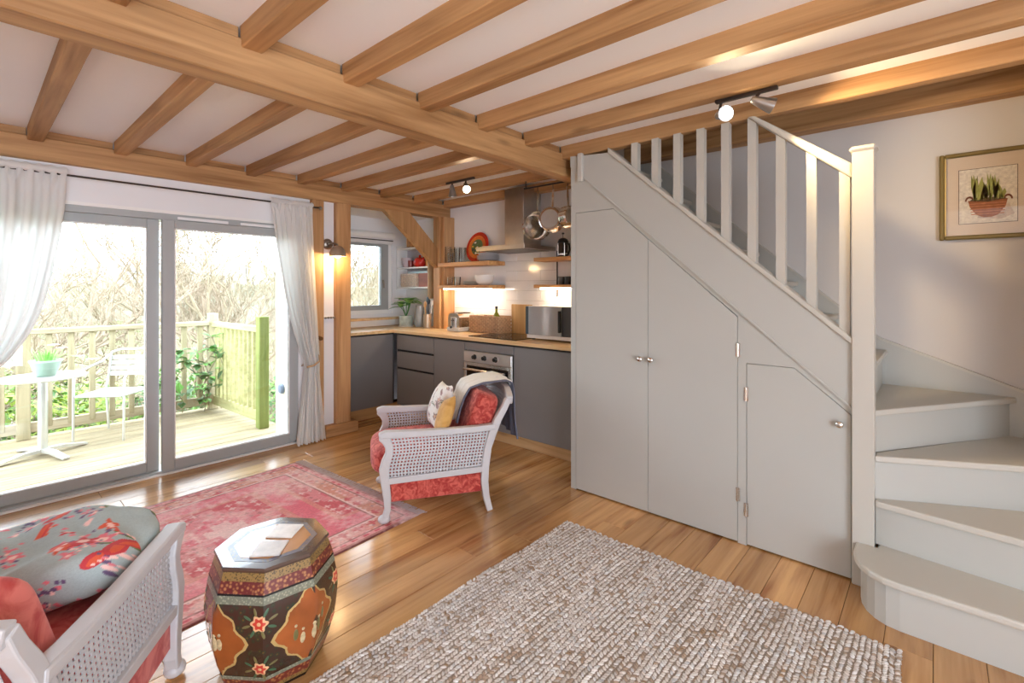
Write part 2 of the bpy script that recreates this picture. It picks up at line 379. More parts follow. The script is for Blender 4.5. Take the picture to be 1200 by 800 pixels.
# ------------------------------------------------------------------ staircase
SL = .88
st = thing('staircase', 'pale grey painted winder staircase with balusters and square newel', 'staircase', (-.25, 2.75, 0))
B(-.294, -.211, 2.695, 2.778, 0, 1.985, b=.003).build('newel_post', cream_m, st)
B(-.304, -.201, 2.685, 2.788, 1.983, 2.010, b=.011).build('newel_cap', cream_m, st)
stg = lambda x: 2.213-SL*(x+1.526)
lo = lambda x: 1.889-SL*(x+1.538)
MB().prism([(-1.871, lo(-1.871)), (-.292, lo(-.292)), (-.292, stg(-.292)-.028), (-1.58, 2.255-.028), (-1.871, 2.255)], 'y', 2.718, 2.768).build('outer_string', grey_m, st)
MB().prism([(-1.575, 2.255-.03), (-.292, stg(-.292)-.03), (-.292, stg(-.292)), (-1.575, 2.258)], 'y', 2.703, 2.79).build('string_capping', cream_m, st, bevel=.004)
MB().prism([(-1.775, lo(-1.775)), (-.296, lo(-.296)), (-.296, lo(-.296)+.014), (-1.775, lo(-1.775)+.014)], 'y', 2.7125, 2.72).build('string_bead', grey_m, st, bevel=.002)
B(-1.80, -1.765, 2.695, 2.72, 2.07, 2.258, b=.003).build('scribe_strip', cream_m, st)
for i in range(9):
    x = -.325-.1345*i; zb = stg(x)-.01; zt = min(2.257, 1.885+.86*(-.297-x))
    MB().prism([(x-.021, zb+.018), (x+.021, zb-.018), (x+.021, min(2.257, zt-(.018 if zt < 2.257 else 0))), (x-.021, min(2.257, zt+.018))], 'y', 2.726, 2.768).build('baluster', cream_m, st)
hz = lambda x: 1.868+.86*(-.294-x)
MB().prism([(-.294, hz(-.294)), (-.294, hz(-.294)+.07), (-.715, hz(-.715)+.03), (-.75, hz(-.75))], 'y', 2.712, 2.782).build('handrail', cream_m, st, bevel=.01)
# bullnose first step
arc = [(-.278, 2.70), (-.278, 2.61), (-.268, 2.55), (-.245, 2.495), (-.21, 2.455), (-.165, 2.428), (-.11, 2.418)]
MB().prism(arc+[(.62, 2.418), (.62, 2.76), (-.278, 2.76)][:2]+[(-.20, 2.76), (-.20, 2.70)], 'z', .17, .20).build('tread', cream_m, st, bevel=.009)
arc2 = [(-.252, 2.70), (-.252, 2.61), (-.243, 2.56), (-.222, 2.512), (-.192, 2.478), (-.155, 2.455), (-.11, 2.447)]
MB().prism(arc2+[(.62, 2.447), (.62, 2.47), (-.10, 2.47), (-.2, 2.55), (-.22, 2.70)], 'z', 0, .17).build('riser', grey_m, st)
T2 = [(-.211, 2.712), (.62, 2.615), (.62, 3.22), (-.211, 2.78)]; T3 = [(-.211, 2.722), (.62, 3.166), (.62, YB), (.29, YB), (-.211, 2.79)]; T4 = [(-.211, 2.752), (.325, YB), (-.27, YB), (-.27, 2.78)]
for tr, z in ((T2, .4), (T3, .6), (T4, .8)):
    MB().prism(tr, 'z', z-.03, z).build('tread', cream_m, st, bevel=.007)
    p, q = Vector(tr[0]), Vector(tr[1]); n = Vector((-(q-p).y, (q-p).x)).normalized()
    MB().prism([tuple(p+n*.022), tuple(q+n*.022), tuple(q+n*.04), tuple(p+n*.04)], 'z', z-.2, z-.028).build('riser', grey_m, st)
for k in range(5, 12):
    x = -.235-.228*(k-5)
    B(x-.26, x+.02, 2.77, 3.55, .2*k-.028, .2*k, b=.006).build('tread', cream_m, st); B(x-.02, x-.004, 2.77, 3.55, .2*k-.2, .2*k-.028).build('riser', grey_m, st)
MB().prism([(-1.86, 1.10+SL*1.61), (-.25, 1.055), (.33, .825), (.62, .71), (.62, .38), (.3, .55), (-.25, .79), (-1.86, 2.2)], 'y', 3.55, YB).build('wall_string', grey_m, st)
MB().prism([(-1.86, 1.115+SL*1.61), (-.25, 1.07), (.33, .84), (.62, .725), (.62, .71), (.33, .825), (-.25, 1.055), (-1.86, 1.10+SL*1.61)], 'y', 3.545, YB).build('string_bead', cream_m, st)
# cupboard under the stairs
cu = thing('understairs_cupboard', 'pale grey cupboard with sloping doors built in under the stairs', 'cupboard', (-1.1, 2.75, 0))
dg = lambda x: 1.868-SL*(x+1.546)
MB().prism([(-1.871, 0), (-1.832, 0), (-1.832, 1.868), (-1.546, 1.868), (-.798, dg(-.798)), (-.798, 0), (-.755, 0), (-.755, .964), (-.533, .964), (-.299, dg(-.299)), (-.296, dg(-.296)), (-.296, lo(-.296)+.004), (-1.871, lo(-1.871)+.004)], 'y', 2.726, 2.76).build('face_frame', grey_m, cu)
g = .0028
def cdoor(pts, knob, hinges):
    d = MB().prism(pts, 'y', 2.7245, 2.745).build('door', grey_m, cu, bevel=.0015)
    if knob: MB().lathe([(.006, 2.7245), (.006, 2.712), (.010, 2.708), (.0165, 2.703), (.0175, 2.697), (.013, 2.691), (0, 2.689)], (knob[0], 0, knob[1]), 16, 'y').build('knob', chrome_m, d, 50)
    for hx, hz_ in hinges: MB().box(hx-.011, hx+.011, 2.7215, 2.726, hz_-.036, hz_+.036, b=.001).tube([(hx, 2.72, hz_-.037), (hx, 2.72, hz_+.037)], .0048, 8).build('hinge', chrome_m, d)
cdoor([(-1.832+g, .008), (-1.309-g/2, .008), (-1.309-g/2, dg(-1.309)-g*1.4), (-1.546, 1.868-g), (-1.832+g, 1.868-g)], (-1.352, .93), [])
cdoor([(-1.309+g/2, .008), (-.798-g, .008), (-.798-g, dg(-.798)-g*1.4), (-1.309+g/2, dg(-1.309)-g*1.4)], (-1.282, .93), [(-.797, 1.03), (-.797, .26)])
cdoor([(-.755+g, .008), (-.299, .008), (-.299, dg(-.299)-g*1.4), (-.533, .964-g), (-.755+g, .964-g)], (-.342, .722), [(-.756, .80), (-.756, .19)])
B(-1.83, -.31, 2.755, 2.76, 0, .78).build('gap_shade_sheet', carc_m, cu)  # dark sheet added behind the doors for the shade in their gaps
# ------------------------------------------------------------------ curtains, rod, lamp
rod = thing('curtain_rod', 'thin dark curtain rod above the patio doors', 'curtain rod', (-4.125, .5, 2.075))
MB().tube([(-4.125, -1.2, 2.075), (-4.125, 2.07, 2.075)], .0065, 8).build('rod', bronze_m, rod, 40)
MB().ball((-4.125, 2.085, 2.075), .017).tube([(-4.125, 2.055, 2.075), (-4.17, 2.055, 2.075)], .007, 8).build('finial', nickel_m, rod, 50)
MB().tube([(-4.125, -1.1, 2.075), (-4.22, -1.1, 2.075)], .007, 8).build('bracket', nickel_m, rod)
curt_m = cloth_mat('white_linen', (.94, .935, .915, 1), .47)
def curtain(label, edge_a, edge_b, ztop, zbot, folds, tie):
    th = thing('curtain', label, 'curtain', (-4.12, edge_a[0][1], 0))
    nu, nv = folds*10, 56; P = []
    for i in range(nu+1):
        s = i/nu; row = []
        for j in range(nv+1):
            t = j/nv; z = ztop+(zbot-ztop)*t
            a, b = smooth_i(t, edge_a), smooth_i(t, edge_b)
            w = abs(b-a); amp = .011+.030*min(1, t*3)*(1 if w > .2 else .8)
            ph = 2*math.pi*folds*s
            y = a+(b-a)*s+.004*math.sin(ph*2+t*3)
            x = -4.115+amp*math.sin(ph+.5*math.sin(3*t+s*5))+.012*math.sin(ph*.37+2*t)+(.03*math.exp(-((t-.0)/.012)**2) if False else 0)
            if t < .03: x = -4.118+.014*math.sin(ph*1.5)
            row.append((x, y, z))
        P.append(row)
    o = MB().grid(P).build('cloth', curt_m, th, 60)
    MB().grid([[(-4.118+.02*math.cos(q)*1.0, edge_a[0][1]+(edge_b[0][1]-edge_a[0][1])*s/40+.002*math.sin(s*2.1), ztop+.012+.022*math.sin(q)*(1+.25*math.sin(s*2.3))) for q in [2*math.pi*k/8 for k in range(8)]] for s in range(41)], close_v=True).build('heading', curt_m, th, 60)
    zt, ya, yb, hook = tie
    MB().tube([(-4.065, ya, zt-.02), (-4.06, (ya+yb)/2, zt-.012), (-4.075, yb, zt+.02), (-4.12, (yb+hook)/2, zt+.09), (-4.165, hook, zt+.2)], .0085, 8).tube([(-4.165, ya, zt-.02), (-4.17, yb, zt+.03), (-4.168, hook, zt+.2)], .007, 6).build('tieback', paint('tan_rope', srgb(176, 146, 112), .9), th, 60)
    MB().lathe([(.02, 0), (.022, .008), (.008, .012), (.008, .04), (.02, .045), (.016, .06), (0, .064)], (-4.172, hook, zt+.21), 14, 'x').build('tieback_hook', paint('aged_brass', srgb(120, 84, 50), .4, .8), th, 50)
    return th
def smooth_i(t, pts):
    for i, ((a, va), (b, vb)) in enumerate(zip(pts, pts[1:])):
        if t <= b:
            p0 = pts[max(i-1, 0)]; p3 = pts[min(i+2, len(pts)-1)]; k = (t-a)/(b-a)
            m0 = (vb-p0[1])/(b-p0[0])*(b-a) if b > p0[0] else 0; m1 = (p3[1]-va)/(p3[0]-a)*(b-a)
            k2, k3 = k*k, k*k*k
            return (2*k3-3*k2+1)*va+(k3-2*k2+k)*m0+(-2*k3+3*k2)*vb+(k3-k2)*m1
    return pts[-1][1]
curtain('white linen curtain tied back against the oak post', [(0, 1.655), (.15, 1.69), (.35, 1.755), (.5, 1.825), (.6, 1.89), (.66, 1.935), (.70, 1.935), (.85, 1.90), (1, 1.865)],
        [(0, 2.01), (.3, 2.03), (.55, 2.05), (.66, 2.06), (.72, 2.06), (.85, 2.085), (1, 2.115)], 2.075, .012, 8, (.70, 1.935, 2.055, 2.09))
curtain('white sheer curtain swept sideways over the patio glass beside the bistro table', [(0, .415), (.12, .40), (.3, .345), (.45, .27), (.55, .16), (.62, .03), (.68, -.03), (.75, -.04), (1, .0)],
        [(0, -.40), (.3, -.35), (.6, -.2), (.68, -.17), (.75, -.17), (1, -.25)], 2.085, .012, 11, (.67, -.03, -.17, -.22))
wlm = thing('wall_lamp', 'small metal dome wall lamp lit above the row of coat pegs', 'lamp', (-4.19, 2.2, 1.765))
MB().lathe([(.048, -4.22), (.05, -4.205), (.035, -4.19), (.018, -4.186), (.016, -4.165), (0, -4.16)], (0, 2.195, 1.765), 20, 'x').build('wall_plate', nickel_m, wlm, 40)
MB().tube([(-4.185, 2.195, 1.765), (-4.13, 2.215, 1.77), (-4.085, 2.225, 1.755), (-4.08, 2.225, 1.735)], .009, 8).build('arm', nickel_m, wlm, 50)
MB().lathe([(.012, 1.745), (.035, 1.738), (.058, 1.715), (.070, 1.68), (.074, 1.648), (.072, 1.648), (.068, 1.68), (.056, 1.712), (.03, 1.732)], (-4.08, 2.225, 0), 24).build('shade', paint('lamp_shade_nickel', srgb(186, 172, 156), .3, .7), wlm, 60)
MB().ball((-4.08, 2.225, 1.665), .032).build('bulb', glow('warm_bulb', (1, .72, .38, 1), 14), wlm, 60)
lamp('wall_lamp_light', 'POINT', (-4.08, 2.225, 1.64), 7, (1, .66, .32), wlm, shadow_soft_size=.03)
pg = thing('peg_rack', 'small white rack of four pegs between the oak posts', 'hook rack', (-4.215, 2.2, 1.09))
B(-4.22, -4.208, 2.15, 2.26, 1.075, 1.10, b=.003).build('back_plate', pvc_m, pg)
for i in range(4): MB().lathe([(.005, -4.21), (.005, -4.19), (.010, -4.185), (.009, -4.178), (0, -4.176)], (0, 2.165+.0265*i, 1.088), 10, 'x').build('peg', nickel_m, pg, 50)
# ------------------------------------------------------------------ track spotlights
def head(par, piv, d, on, colr, pw):
    d = Vector(d).normalized(); piv = Vector(piv); M_ = d.to_track_quat('Z', 'Y').to_matrix().to_4x4(); M_.translation = piv
    h = MB().lathe([(.011, -.045), (.016, -.04), (.021, -.016), (.03, .026), (.036, .055), (.033, .055), (.027, .026), (.0, .008)], n=20).xf(M_).build('spot_head', paint('satin_nickel_spot', srgb(170, 168, 166), .3, .9) if 'spotm' not in globals() else spotm, par, 60)
    M2 = M_.copy(); M2.translation = piv+d*.045
    MB().lathe([(.024, 0), (.020, .004), (0, .006)], n=16).xf(M2).build('lens', glow('lamp_lens_glow', (1, .82, .55, 1), 60 if on else 18) if pw else blackglass_m, h, 60)
    MB().tube([piv-d*.03, piv+Vector((0, 0, .055))], .007, 8).build('stem', bronze_m, par)
    if not pw: return
    l = lamp('spot_light', 'SPOT', piv+d*.058, pw, colr, par, spot_size=math.radians(115), spot_blend=.7, shadow_soft_size=.03)
    l.rotation_euler = (-d).to_track_quat('Z', 'Y').to_euler()
spotm = paint('satin_nickel_spot', srgb(170, 168, 166), .3, .9)
t1 = thing('track_spotlight', 'dark bar with two spotlights under the joist by the stair balustrade', 'spotlight', (-.65, 2.385, 2.26))
B(-.80, -.53, 2.375, 2.40, 2.246, 2.262, b=.003).build('bar', bronze_m, t1)
head(t1, (-.775, 2.39, 2.19), (.62, -.70, -.22), True, (1, .74, .42), 8); head(t1, (-.60, 2.39, 2.205), (.72, .45, -.34), False, (1, .72, .40), 17)
t2 = thing('track_spotlight', 'small twin spotlight bar under the joists in front of the kitchen hood', 'spotlight', (-3.0, 2.735, 2.265))
B(-3.17, -2.83, 2.725, 2.75, 2.252, 2.268, b=.003).build('bar', bronze_m, t2)
head(t2, (-3.10, 2.738, 2.195), (.0, .1, -1), False, (1, .78, .5), 0); head(t2, (-2.93, 2.738, 2.205), (.65, -.45, -.6), True, (1, .78, .5), 11)
# ------------------------------------------------------------------ framed picture
pic = thing('framed_picture', 'framed print of a wicker basket of green bulbs on the stair wall', 'picture', (.2, YB, 1.85))
x0, x1, z0, z1, fw = .010, .395, 1.622, 2.09, .022
MB().box(x0, x0+fw, YB-.03, YB-.001, z0, z1, b=.005).box(x1-fw, x1, YB-.03, YB-.001, z0, z1, b=.005).box(x0+fw, x1-fw, YB-.03, YB-.001, z0, z0+fw, b=.005).box(x0+fw, x1-fw, YB-.03, YB-.001, z1-fw, z1, b=.005).build('frame', paint('antique_gold_frame', srgb(122, 104, 56), .4, .3), pic)
slip_m = paint('pale_gold_slip', srgb(206, 178, 110), .4, .3)
for xa in (x0+fw, x1-fw-.006): B(xa, xa+.006, YB-.026, YB-.004, z0+fw, z1-fw).build('frame_slip', slip_m, pic)
B(x0+fw, x1-fw, YB-.014, YB-.004, z0+fw, z1-fw).build('mount', paint('cream_mount', srgb(232, 212, 190), .8, var=.01), pic)
def flat(nm, polys, c, yy):
    m = MB()
    for p in polys: m.prism(p, 'y', YB-yy-.0006, YB-yy)
    m.build(nm, paint('print_'+nm, c, .8, var=.18, vs=60), pic)
flat('print_border', [[(.088, 1.704), (.312, 1.704), (.312, 1.998), (.088, 1.998)]], srgb(70, 48, 36), .0145)
flat('print_paper', [[(.0905, 1.7065), (.3095, 1.7065), (.3095, 1.9955), (.0905, 1.9955)]], srgb(240, 228, 212), .0153)
flat('printed_shadow', [[(.16, 1.735), (.25, 1.722), (.30, 1.745), (.28, 1.80), (.2, 1.8)]], srgb(216, 196, 180), .016)
flat('printed_basket', [[(.125, 1.828), (.275, 1.826), (.268, 1.79), (.24, 1.745), (.215, 1.735), (.185, 1.735), (.158, 1.75), (.133, 1.792)]], srgb(160, 96, 62), .017)
flat('printed_weave', [[(.13+.002*r, 1.812-.014*r), (.27-.002*r, 1.811-.014*r), (.27-.002*r, 1.806-.014*r), (.13+.002*r, 1.807-.014*r)] for r in range(5)], srgb(196, 126, 88), .0178)
def ring(cx, cz, r, w):
    o = []
    for i in range(9): a = math.pi*(i/8); o.append((cx+r*math.cos(a), cz+1.5*r*math.sin(a)))
    for i in range(8, -1, -1): a = math.pi*(i/8); o.append((cx+(r-w)*math.cos(a), cz+1.5*(r-w)*math.sin(a)))
    return o
for q in ((.131, 1.825), (.276, 1.822)): flat('printed_handle', [ring(*q, .018, .007)], srgb(120, 66, 44), .0178)
flat('printed_soil', [[(.13, 1.826), (.15, 1.842), (.2, 1.838), (.25, 1.842), (.272, 1.826), (.2, 1.816)]], srgb(92, 72, 44), .0182)
lv = []
rr = random.Random(5)
for i in range(26):
    cx = rr.choice([.152, .165, .178, .195, .21, .228, .24, .255]); bz = 1.828; hh = rr.uniform(.06, .145)*(1 if .15 < cx < .24 else .75); ln = rr.uniform(-.018, .018); w = rr.uniform(.005, .011)
    lv.append([(cx-w*.4, bz), (cx+w*.4, bz), (cx+ln*.6+w, bz+hh*.6), (cx+ln, bz+hh), (cx+ln*.5-w, bz+hh*.55)])
flat('printed_leaf_dark', lv[:13], srgb(124, 128, 62), .0186); flat('printed_leaf_light', lv[13:], srgb(168, 172, 96), .0192)
B(x0+fw, x1-fw, YB-.0235, YB-.022, z0+fw, z1-fw).build('glazing', pane_mat('picture_glass', (.97, .97, .97, 1)), pic)
# ------------------------------------------------------------------ kitchen units
FY = 3.06
def unit(label, x0, x1):
    t = thing('base_cabinet', label, 'cabinet', ((x0+x1)/2, 3.35, .11), group=None)
    B(x0+.002, x1-.002, FY+.021, YK-.01, .11, .878).build('carcass', carc_m, t); return t
c1 = unit('charcoal handleless drawer unit in the kitchen corner', -4.38, -3.742)
for z0, z1 in ((.705, .862), (.517, .682), (.115, .495)): B(-4.355, -3.744, FY, FY+.02, z0, z1, b=.002).build('drawer_front', dark_m, c1)
c2 = unit('charcoal handleless cupboard between the drawers and the oven', -3.74, -3.292); B(-3.738, -3.294, FY, FY+.02, .115, .862, b=.002).build('door', dark_m, c2)
c3 = unit('wide charcoal cupboard between the oven and the stair cupboard', -2.686, -1.88); B(-2.684, -1.885, FY, FY+.02, .115, .862, b=.002).build('door', dark_m, c3)
co = thing('base_cabinet', 'charcoal oven housing with a plain filler panel', 'cabinet', (-2.989, 3.35, .11)); MB().box(-3.29, -3.2835, FY+.021, YK-.01, .11, .878).box(-2.6945, -2.688, FY+.021, YK-.01, .11, .878).box(-3.2835, -2.6945, FY+.021, YK-.01, .11, .198).box(-3.2835, -2.6945, FY+.021, YK-.01, .79, .878).box(-3.2835, -2.6945, 3.52, YK-.01, .198, .79).build('carcass', carc_m, co); B(-3.286, -2.691, FY, FY+.02, .79, .862, b=.002).build('filler_panel', dark_m, co); B(-3.286, -2.691, FY, FY+.02, .115, .19, b=.002).build('filler_panel', dark_m, co)
c4 = thing('base_cabinet', 'charcoal cupboard under the kitchen window', 'cabinet', (-4.7, 2.75, .11))
B(-5.0, -4.441, 2.37, 3.08, .11, .878).build('carcass', carc_m, c4); B(-4.44, -4.42, 2.37, 3.055, .115, .862, b=.002).build('door', dark_m, c4)
tag(B(-4.43, -1.875, 3.13, 3.15, 0, .112, b=.002).build('plinth_board', plinth_m), 'oak plinth board under the oven run', 'plinth')
tag(B(-4.455, -4.435, 2.37, 3.13, 0, .112, b=.002).build('plinth_board', wood('oak_plinth_y', 'y', srgb(214, 170, 116), srgb(180, 130, 76), .5, .05)), 'oak plinth board under the window side cupboard', 'plinth')
wt = MB().prism([(-5.01, 2.36), (-4.395, 2.36), (-4.395, 3.035), (-1.872, 3.035), (-1.872, 3.655), (-5.01, 3.655)], 'z', .88, .91).build('worktop', worktop_m, bevel=.003)
tag(wt, 'L-shaped oak worktop over the charcoal kitchen units', 'worktop')
# oven
ov = thing('oven', 'built-in steel oven with three knobs and a dark glass door', 'oven', (-2.99, 3.1, .2))
MB().box(-3.282, -2.696, 3.052, 3.5, .20, .786, b=.003).build('body', steel_m, ov)
B(-3.282, -2.696, 3.040, 3.054, .69, .786, b=.003).build('control_panel', paint('bright_steel', srgb(222, 220, 216), .3, .75), ov)
for kx in (-3.135, -3.01, -2.875):
    kb = MB().lathe([(.022, 3.04), (.022, 3.034), (.017, 3.032), (.017, 3.012), (0, 3.010)], (kx, 0, .737), 18, 'y').build('knob', black_m, ov, 50); MB().lathe([(.026, 3.0405), (.026, 3.036), (.021, 3.036)], (kx, 0, .737), 18, 'y', cap=False).build('knob_ring', chrome_m, kb, 50)
dr_ = MB().box(-3.282, -3.245, 3.040, 3.052, .205, .684, b=.002).box(-2.733, -2.696, 3.040, 3.052, .205, .684, b=.002).box(-3.245, -2.733, 3.040, 3.052, .205, .25, b=.002).box(-3.245, -2.733, 3.040, 3.052, .655, .684, b=.002).build('door', paint('oven_door_steel', srgb(210, 208, 204), .25, .9), ov)
B(-3.245, -2.733, 3.043, 3.051, .25, .655).build('glass', blackglass_m, dr_)
MB().tube([(-3.24, 3.0, .628), (-2.74, 3.0, .628)], .011, 10).tube([(-3.2, 3.0, .628), (-3.2, 3.045, .628)], .008).tube([(-2.78, 3.0, .628), (-2.78, 3.045, .628)], .008).build('handle', chrome_m, dr_, 50)
hb = thing('hob', 'flat black glass hob set into the oak worktop', 'hob', (-2.99, 3.35, .91))
B(-3.285, -2.70, 3.10, 3.585, .908, .916, b=.002).build('glass', blackglass_m, hb)
for cx, cy, r in ((-3.13, 3.22, .075), (-2.85, 3.22, .095), (-3.13, 3.46, .095), (-2.85, 3.46, .075)): MB().lathe([(r, .9162), (r, .9166), (r-.003, .9166), (r-.003, .9162)], (cx, cy, 0), 32, cap=False).build('cooking_zone', paint('zone_ring', srgb(90, 88, 88), .3), hb)
# extractor hood
hd = thing('extractor_hood', 'stainless steel chimney extractor hood above the hob', 'extractor hood', (-2.99, YK, 1.70))
B(-3.098, -2.862, 3.40, YK, 1.755, 2.30, b=.002).build('chimney', steel_m, hd)
MB().box(-3.285, -2.685, 3.20, YK, 1.71, 1.745, b=.002).build('canopy', steel_m, hd); MB().prism([(-3.25, 3.24), (-2.72, 3.24), (-2.85, 3.42), (-3.11, 3.42)], 'z', 1.745, 1.757).build('canopy_step', steel_m, hd)
B(-3.24, -2.73, 3.23, 3.62, 1.706, 1.7105).build('filter', paint('hood_filter', srgb(120, 116, 110), .4, .9), hd)
# tiles on the kitchen wall
tile_m = paint('white_gloss_tile', srgb(243, 243, 243), .12, var=.015, vs=2); rt = random.Random(2)
def tiles(xa, xb, za, zb, par):
    r = 0; z = za
    while z < zb-.02:
        x = xa-(.15 if r % 2 else 0)
        while x < xb:
            p, q = max(x, xa), min(x+.30, xb); h = min(.099, zb-z)
            if q-p > .02: B(p+.0012, q-.0012, YK-.009-rt.uniform(0, .0008), YK, z+.0012, z+h-.0012, b=.0015).build('tile', tile_m, par)
            x += .30
        z += .0985; r += 1
tiles(-4.09, -1.88, .94, 1.14, wk); tiles(-3.31, -2.668, 1.137, 1.71, wk)
B(-4.09, -1.88, YK-.004, YK-.0005, .912, 1.14).build('grout', paint('grout', srgb(176, 175, 173), .9), wk); B(-3.31, -2.668, YK-.004, YK-.0005, 1.137, 1.71).build('grout', bpy.data.materials['grout'], wk)
B(-2.668, -2.66, YK-.012, YK, 1.28, 1.71).build('tile_trim', black_m, wk)
# shelves with light strips
def shelf(label, x0, x1, y0, z, th, strip):
    s_ = thing('wall_shelf', label, 'shelf', ((x0+x1)/2, YK, z)); B(x0, x1, y0, YK-.002, z-th, z, b=.003).build('board', shelf_m, s_)
    if strip:
        B(x0+.03, x1-.03, y0+.06, y0+.085, z-th-.012, z-th, b=.002).build('light_strip', glow('led_strip_glow', (1, .86, .66, 1), strip), s_)
    return s_
shelf('oak wall shelf holding tumblers and a red patterned plate', -4.10, -3.325, 3.41, 1.634, .042, 0)
shelf('oak wall shelf with a white bowl and a light strip beneath', -4.10, -3.325, 3.41, 1.392, .036, 22)
shelf('short oak shelf holding the coffee press', -2.80, -1.88, 3.47, 1.64, .034, 0)
shelf('short oak shelf with dark tins and a light strip beneath', -2.80, -1.88, 3.47, 1.392, .03, 20)
# white shelf unit in the nook
su = thing('shelf_unit', 'white open shelf unit on the nook wall beside the window', 'shelf', (-4.67, YK, 1.37))
for z in (1.376, 1.612, 1.846): B(-4.985, -4.375, 3.50, YK-.002, z-.018, z, b=.002).build('shelf_board', white_m, su)
B(-4.385, -4.362, 3.495, YK-.002, 1.24, 1.88, b=.002).build('side_panel', paint('tan_side_panel', srgb(186, 158, 122), .6), su); B(-4.995, -4.98, 3.50, YK-.002, 1.34, 1.88, b=.002).build('side_panel', white_m, su)
B(-4.98, -4.385, YK-.008, YK-.002, 1.36, 1.86).build('back_panel', paint('mauve_grey_back', srgb(196, 192, 200), .8), su)
B(-4.87, -4.80, 3.56, YK-.002, 1.86, 2.12, b=.003).build('hanger_board', oakz, su)
# ------------------------------------------------------------------ small kitchen things
def cup(name, label, cat, prof, loc, m, group=None, n=20, inner=True):
    o = MB().lathe(prof, n=n).build(name, m, None, 50); o.location = loc; return tag(o, label, cat, group)
cer = paint('white_ceramic', srgb(238, 234, 228), .25, var=.02)
def hollow(pr, t=.003): return pr+[(max(0, r-t), z) for r, z in reversed(pr[1:])]+[(0, pr[1][1]+t)]
gp = [(0, 0), (.026, 0), (.031, .12), (.029, .12), (.025, .008), (0, .008)]
for i, (gx, gy, hh) in enumerate(((-4.03, 3.50, 1.5), (-3.955, 3.47, .9), (-3.955, 3.56, 1.35), (-3.88, 3.50, 1.4), (-3.80, 3.50, 1.3), (-4.03, 3.585, 1.35), (-3.88, 3.59, 1.4))):
    cup('tumbler', 'clear glass tumbler standing on the shelf with the red plate', 'glass', [(r, z*hh) for r, z in gp], (gx, gy, 1.634), clear_m, 'tumblers on the upper shelf')
for i, (gx, gy) in enumerate(((-4.0, 3.50), (-3.93, 3.55), (-3.87, 3.49))): cup('small_tumbler', 'small pale glass beside the stack of saucers on the lit shelf', 'glass', [(r*1.1, z*.75) for r, z in gp], (gx, gy, 1.392), clear_m, 'small glasses on the lit shelf')
rp = thing('decorative_plate', 'large red plate with a green and yellow painted centre', 'plate', (-3.69, 3.60, 1.634))
def disc(r0, r1, y, c, nm, m=None):
    o = MB().lathe([(r0, y), (r1, y-.004), (r1, y-.007), (r0, y-.003)], n=40, axis='y', cap=False).build(nm, m or paint('plate_'+nm, c, .25, var=.1, vs=40), rp, 40, local=True); o.location = (0, .02, .165); o.rotation_euler = (math.radians(-12), 0, 0); return o
disc(.10, .165, 0, srgb(206, 62, 40), 'rim'); disc(.085, .125, -.006, srgb(236, 130, 60), 'inner_band'); disc(0, .088, -.001, srgb(110, 128, 84), 'centre')
pm = {0: paint('plate_yellow', srgb(236, 196, 60), .3), 1: paint('plate_white', srgb(238, 232, 214), .3), 2: paint('plate_navy', srgb(44, 58, 70), .3), 3: paint('plate_leaf', srgb(88, 120, 60), .3)}
for i in range(14):
    a = rt.uniform(0, 6.28); r = rt.uniform(0, .075); o = MB().ball((r*math.cos(a), -.005, r*math.sin(a)), rt.uniform(.012, .022), .004, rt.uniform(.01, .018), 8, 6).build('painted_motif', pm[i % 4], rp, 60, local=True); o.location = (0, .02, .165); o.rotation_euler = (math.radians(-12), 0, 0)
for i in range(4): cup('dinner_plate', 'pale grey plate in the stack on the upper shelf end', 'plate', [(0, .004), (.07, .004), (.115, .018), (.118, .021), (.114, .021), (.07, .009), (0, .009)], (-3.445, 3.53, 1.634+.012*i), paint('grey_glaze', srgb(196, 194, 196), .3) if i == 0 else bpy.data.materials['grey_glaze'], 'stacked plates on the upper shelf', 28)
cup('serving_dish', 'pale oval serving dish on top of the plate stack', 'dish', [(0, 0), (.08, 0), (.116, .035), (.111, .035), (.075, .006), (0, .006)], (-3.445, 3.53, 1.684), bpy.data.materials['grey_glaze'], None, 28)
for i in range(4): cup('saucer', 'white saucer in the short stack beside the white bowl', 'plate', [(0, .003), (.06, .003), (.095, .012), (.092, .013), (.06, .006), (0, .006)], (-3.69, 3.53, 1.392+.009*i), cer, 'stacked saucers on the lit shelf', 24)
cup('bowl', 'round white bowl on the lit oak shelf', 'bowl', hollow([(0, 0), (.05, 0), (.085, .03), (.10, .07), (.102, .10)]), (-3.49, 3.52, 1.392), cer, None, 28)
# coffee press
cp = thing('coffee_press', 'black and chrome coffee press on the short shelf', 'coffee maker', (-2.53, 3.56, 1.64))
MB().lathe([(.048, 1.64), (.048, 1.655), (.044, 1.66), (.044, 1.765), (.043, 1.765), (.043, 1.66)], (-2.53, 3.56, 0), 24).build('beaker', paint('press_glass', srgb(70, 62, 58), .08), cp, 40)
MB().lathe([(.05, 1.765), (.05, 1.778), (.04, 1.80), (.02, 1.812), (.003, 1.814), (.003, 1.845), (.012, 1.848), (.013, 1.858), (0, 1.864)], (-2.53, 3.56, 0), 24).build('lid', black_m, cp, 40)
MB().lathe([(.0465, 1.645), (.0465, 1.672), (.045, 1.672)], (-2.53, 3.56, 0), 24).tube([(-2.565, 3.532, 1.65), (-2.565, 3.532, 1.765)], .005, 6).tube([(-2.495, 3.532, 1.65), (-2.495, 3.532, 1.765)], .005, 6).build('frame', chrome_m, cp, 40)
MB().tube([(-2.49, 3.54, 1.755), (-2.44, 3.525, 1.75), (-2.43, 3.52, 1.70), (-2.45, 3.525, 1.66), (-2.487, 3.54, 1.655)], .009, 8).build('handle', black_m, cp, 50)
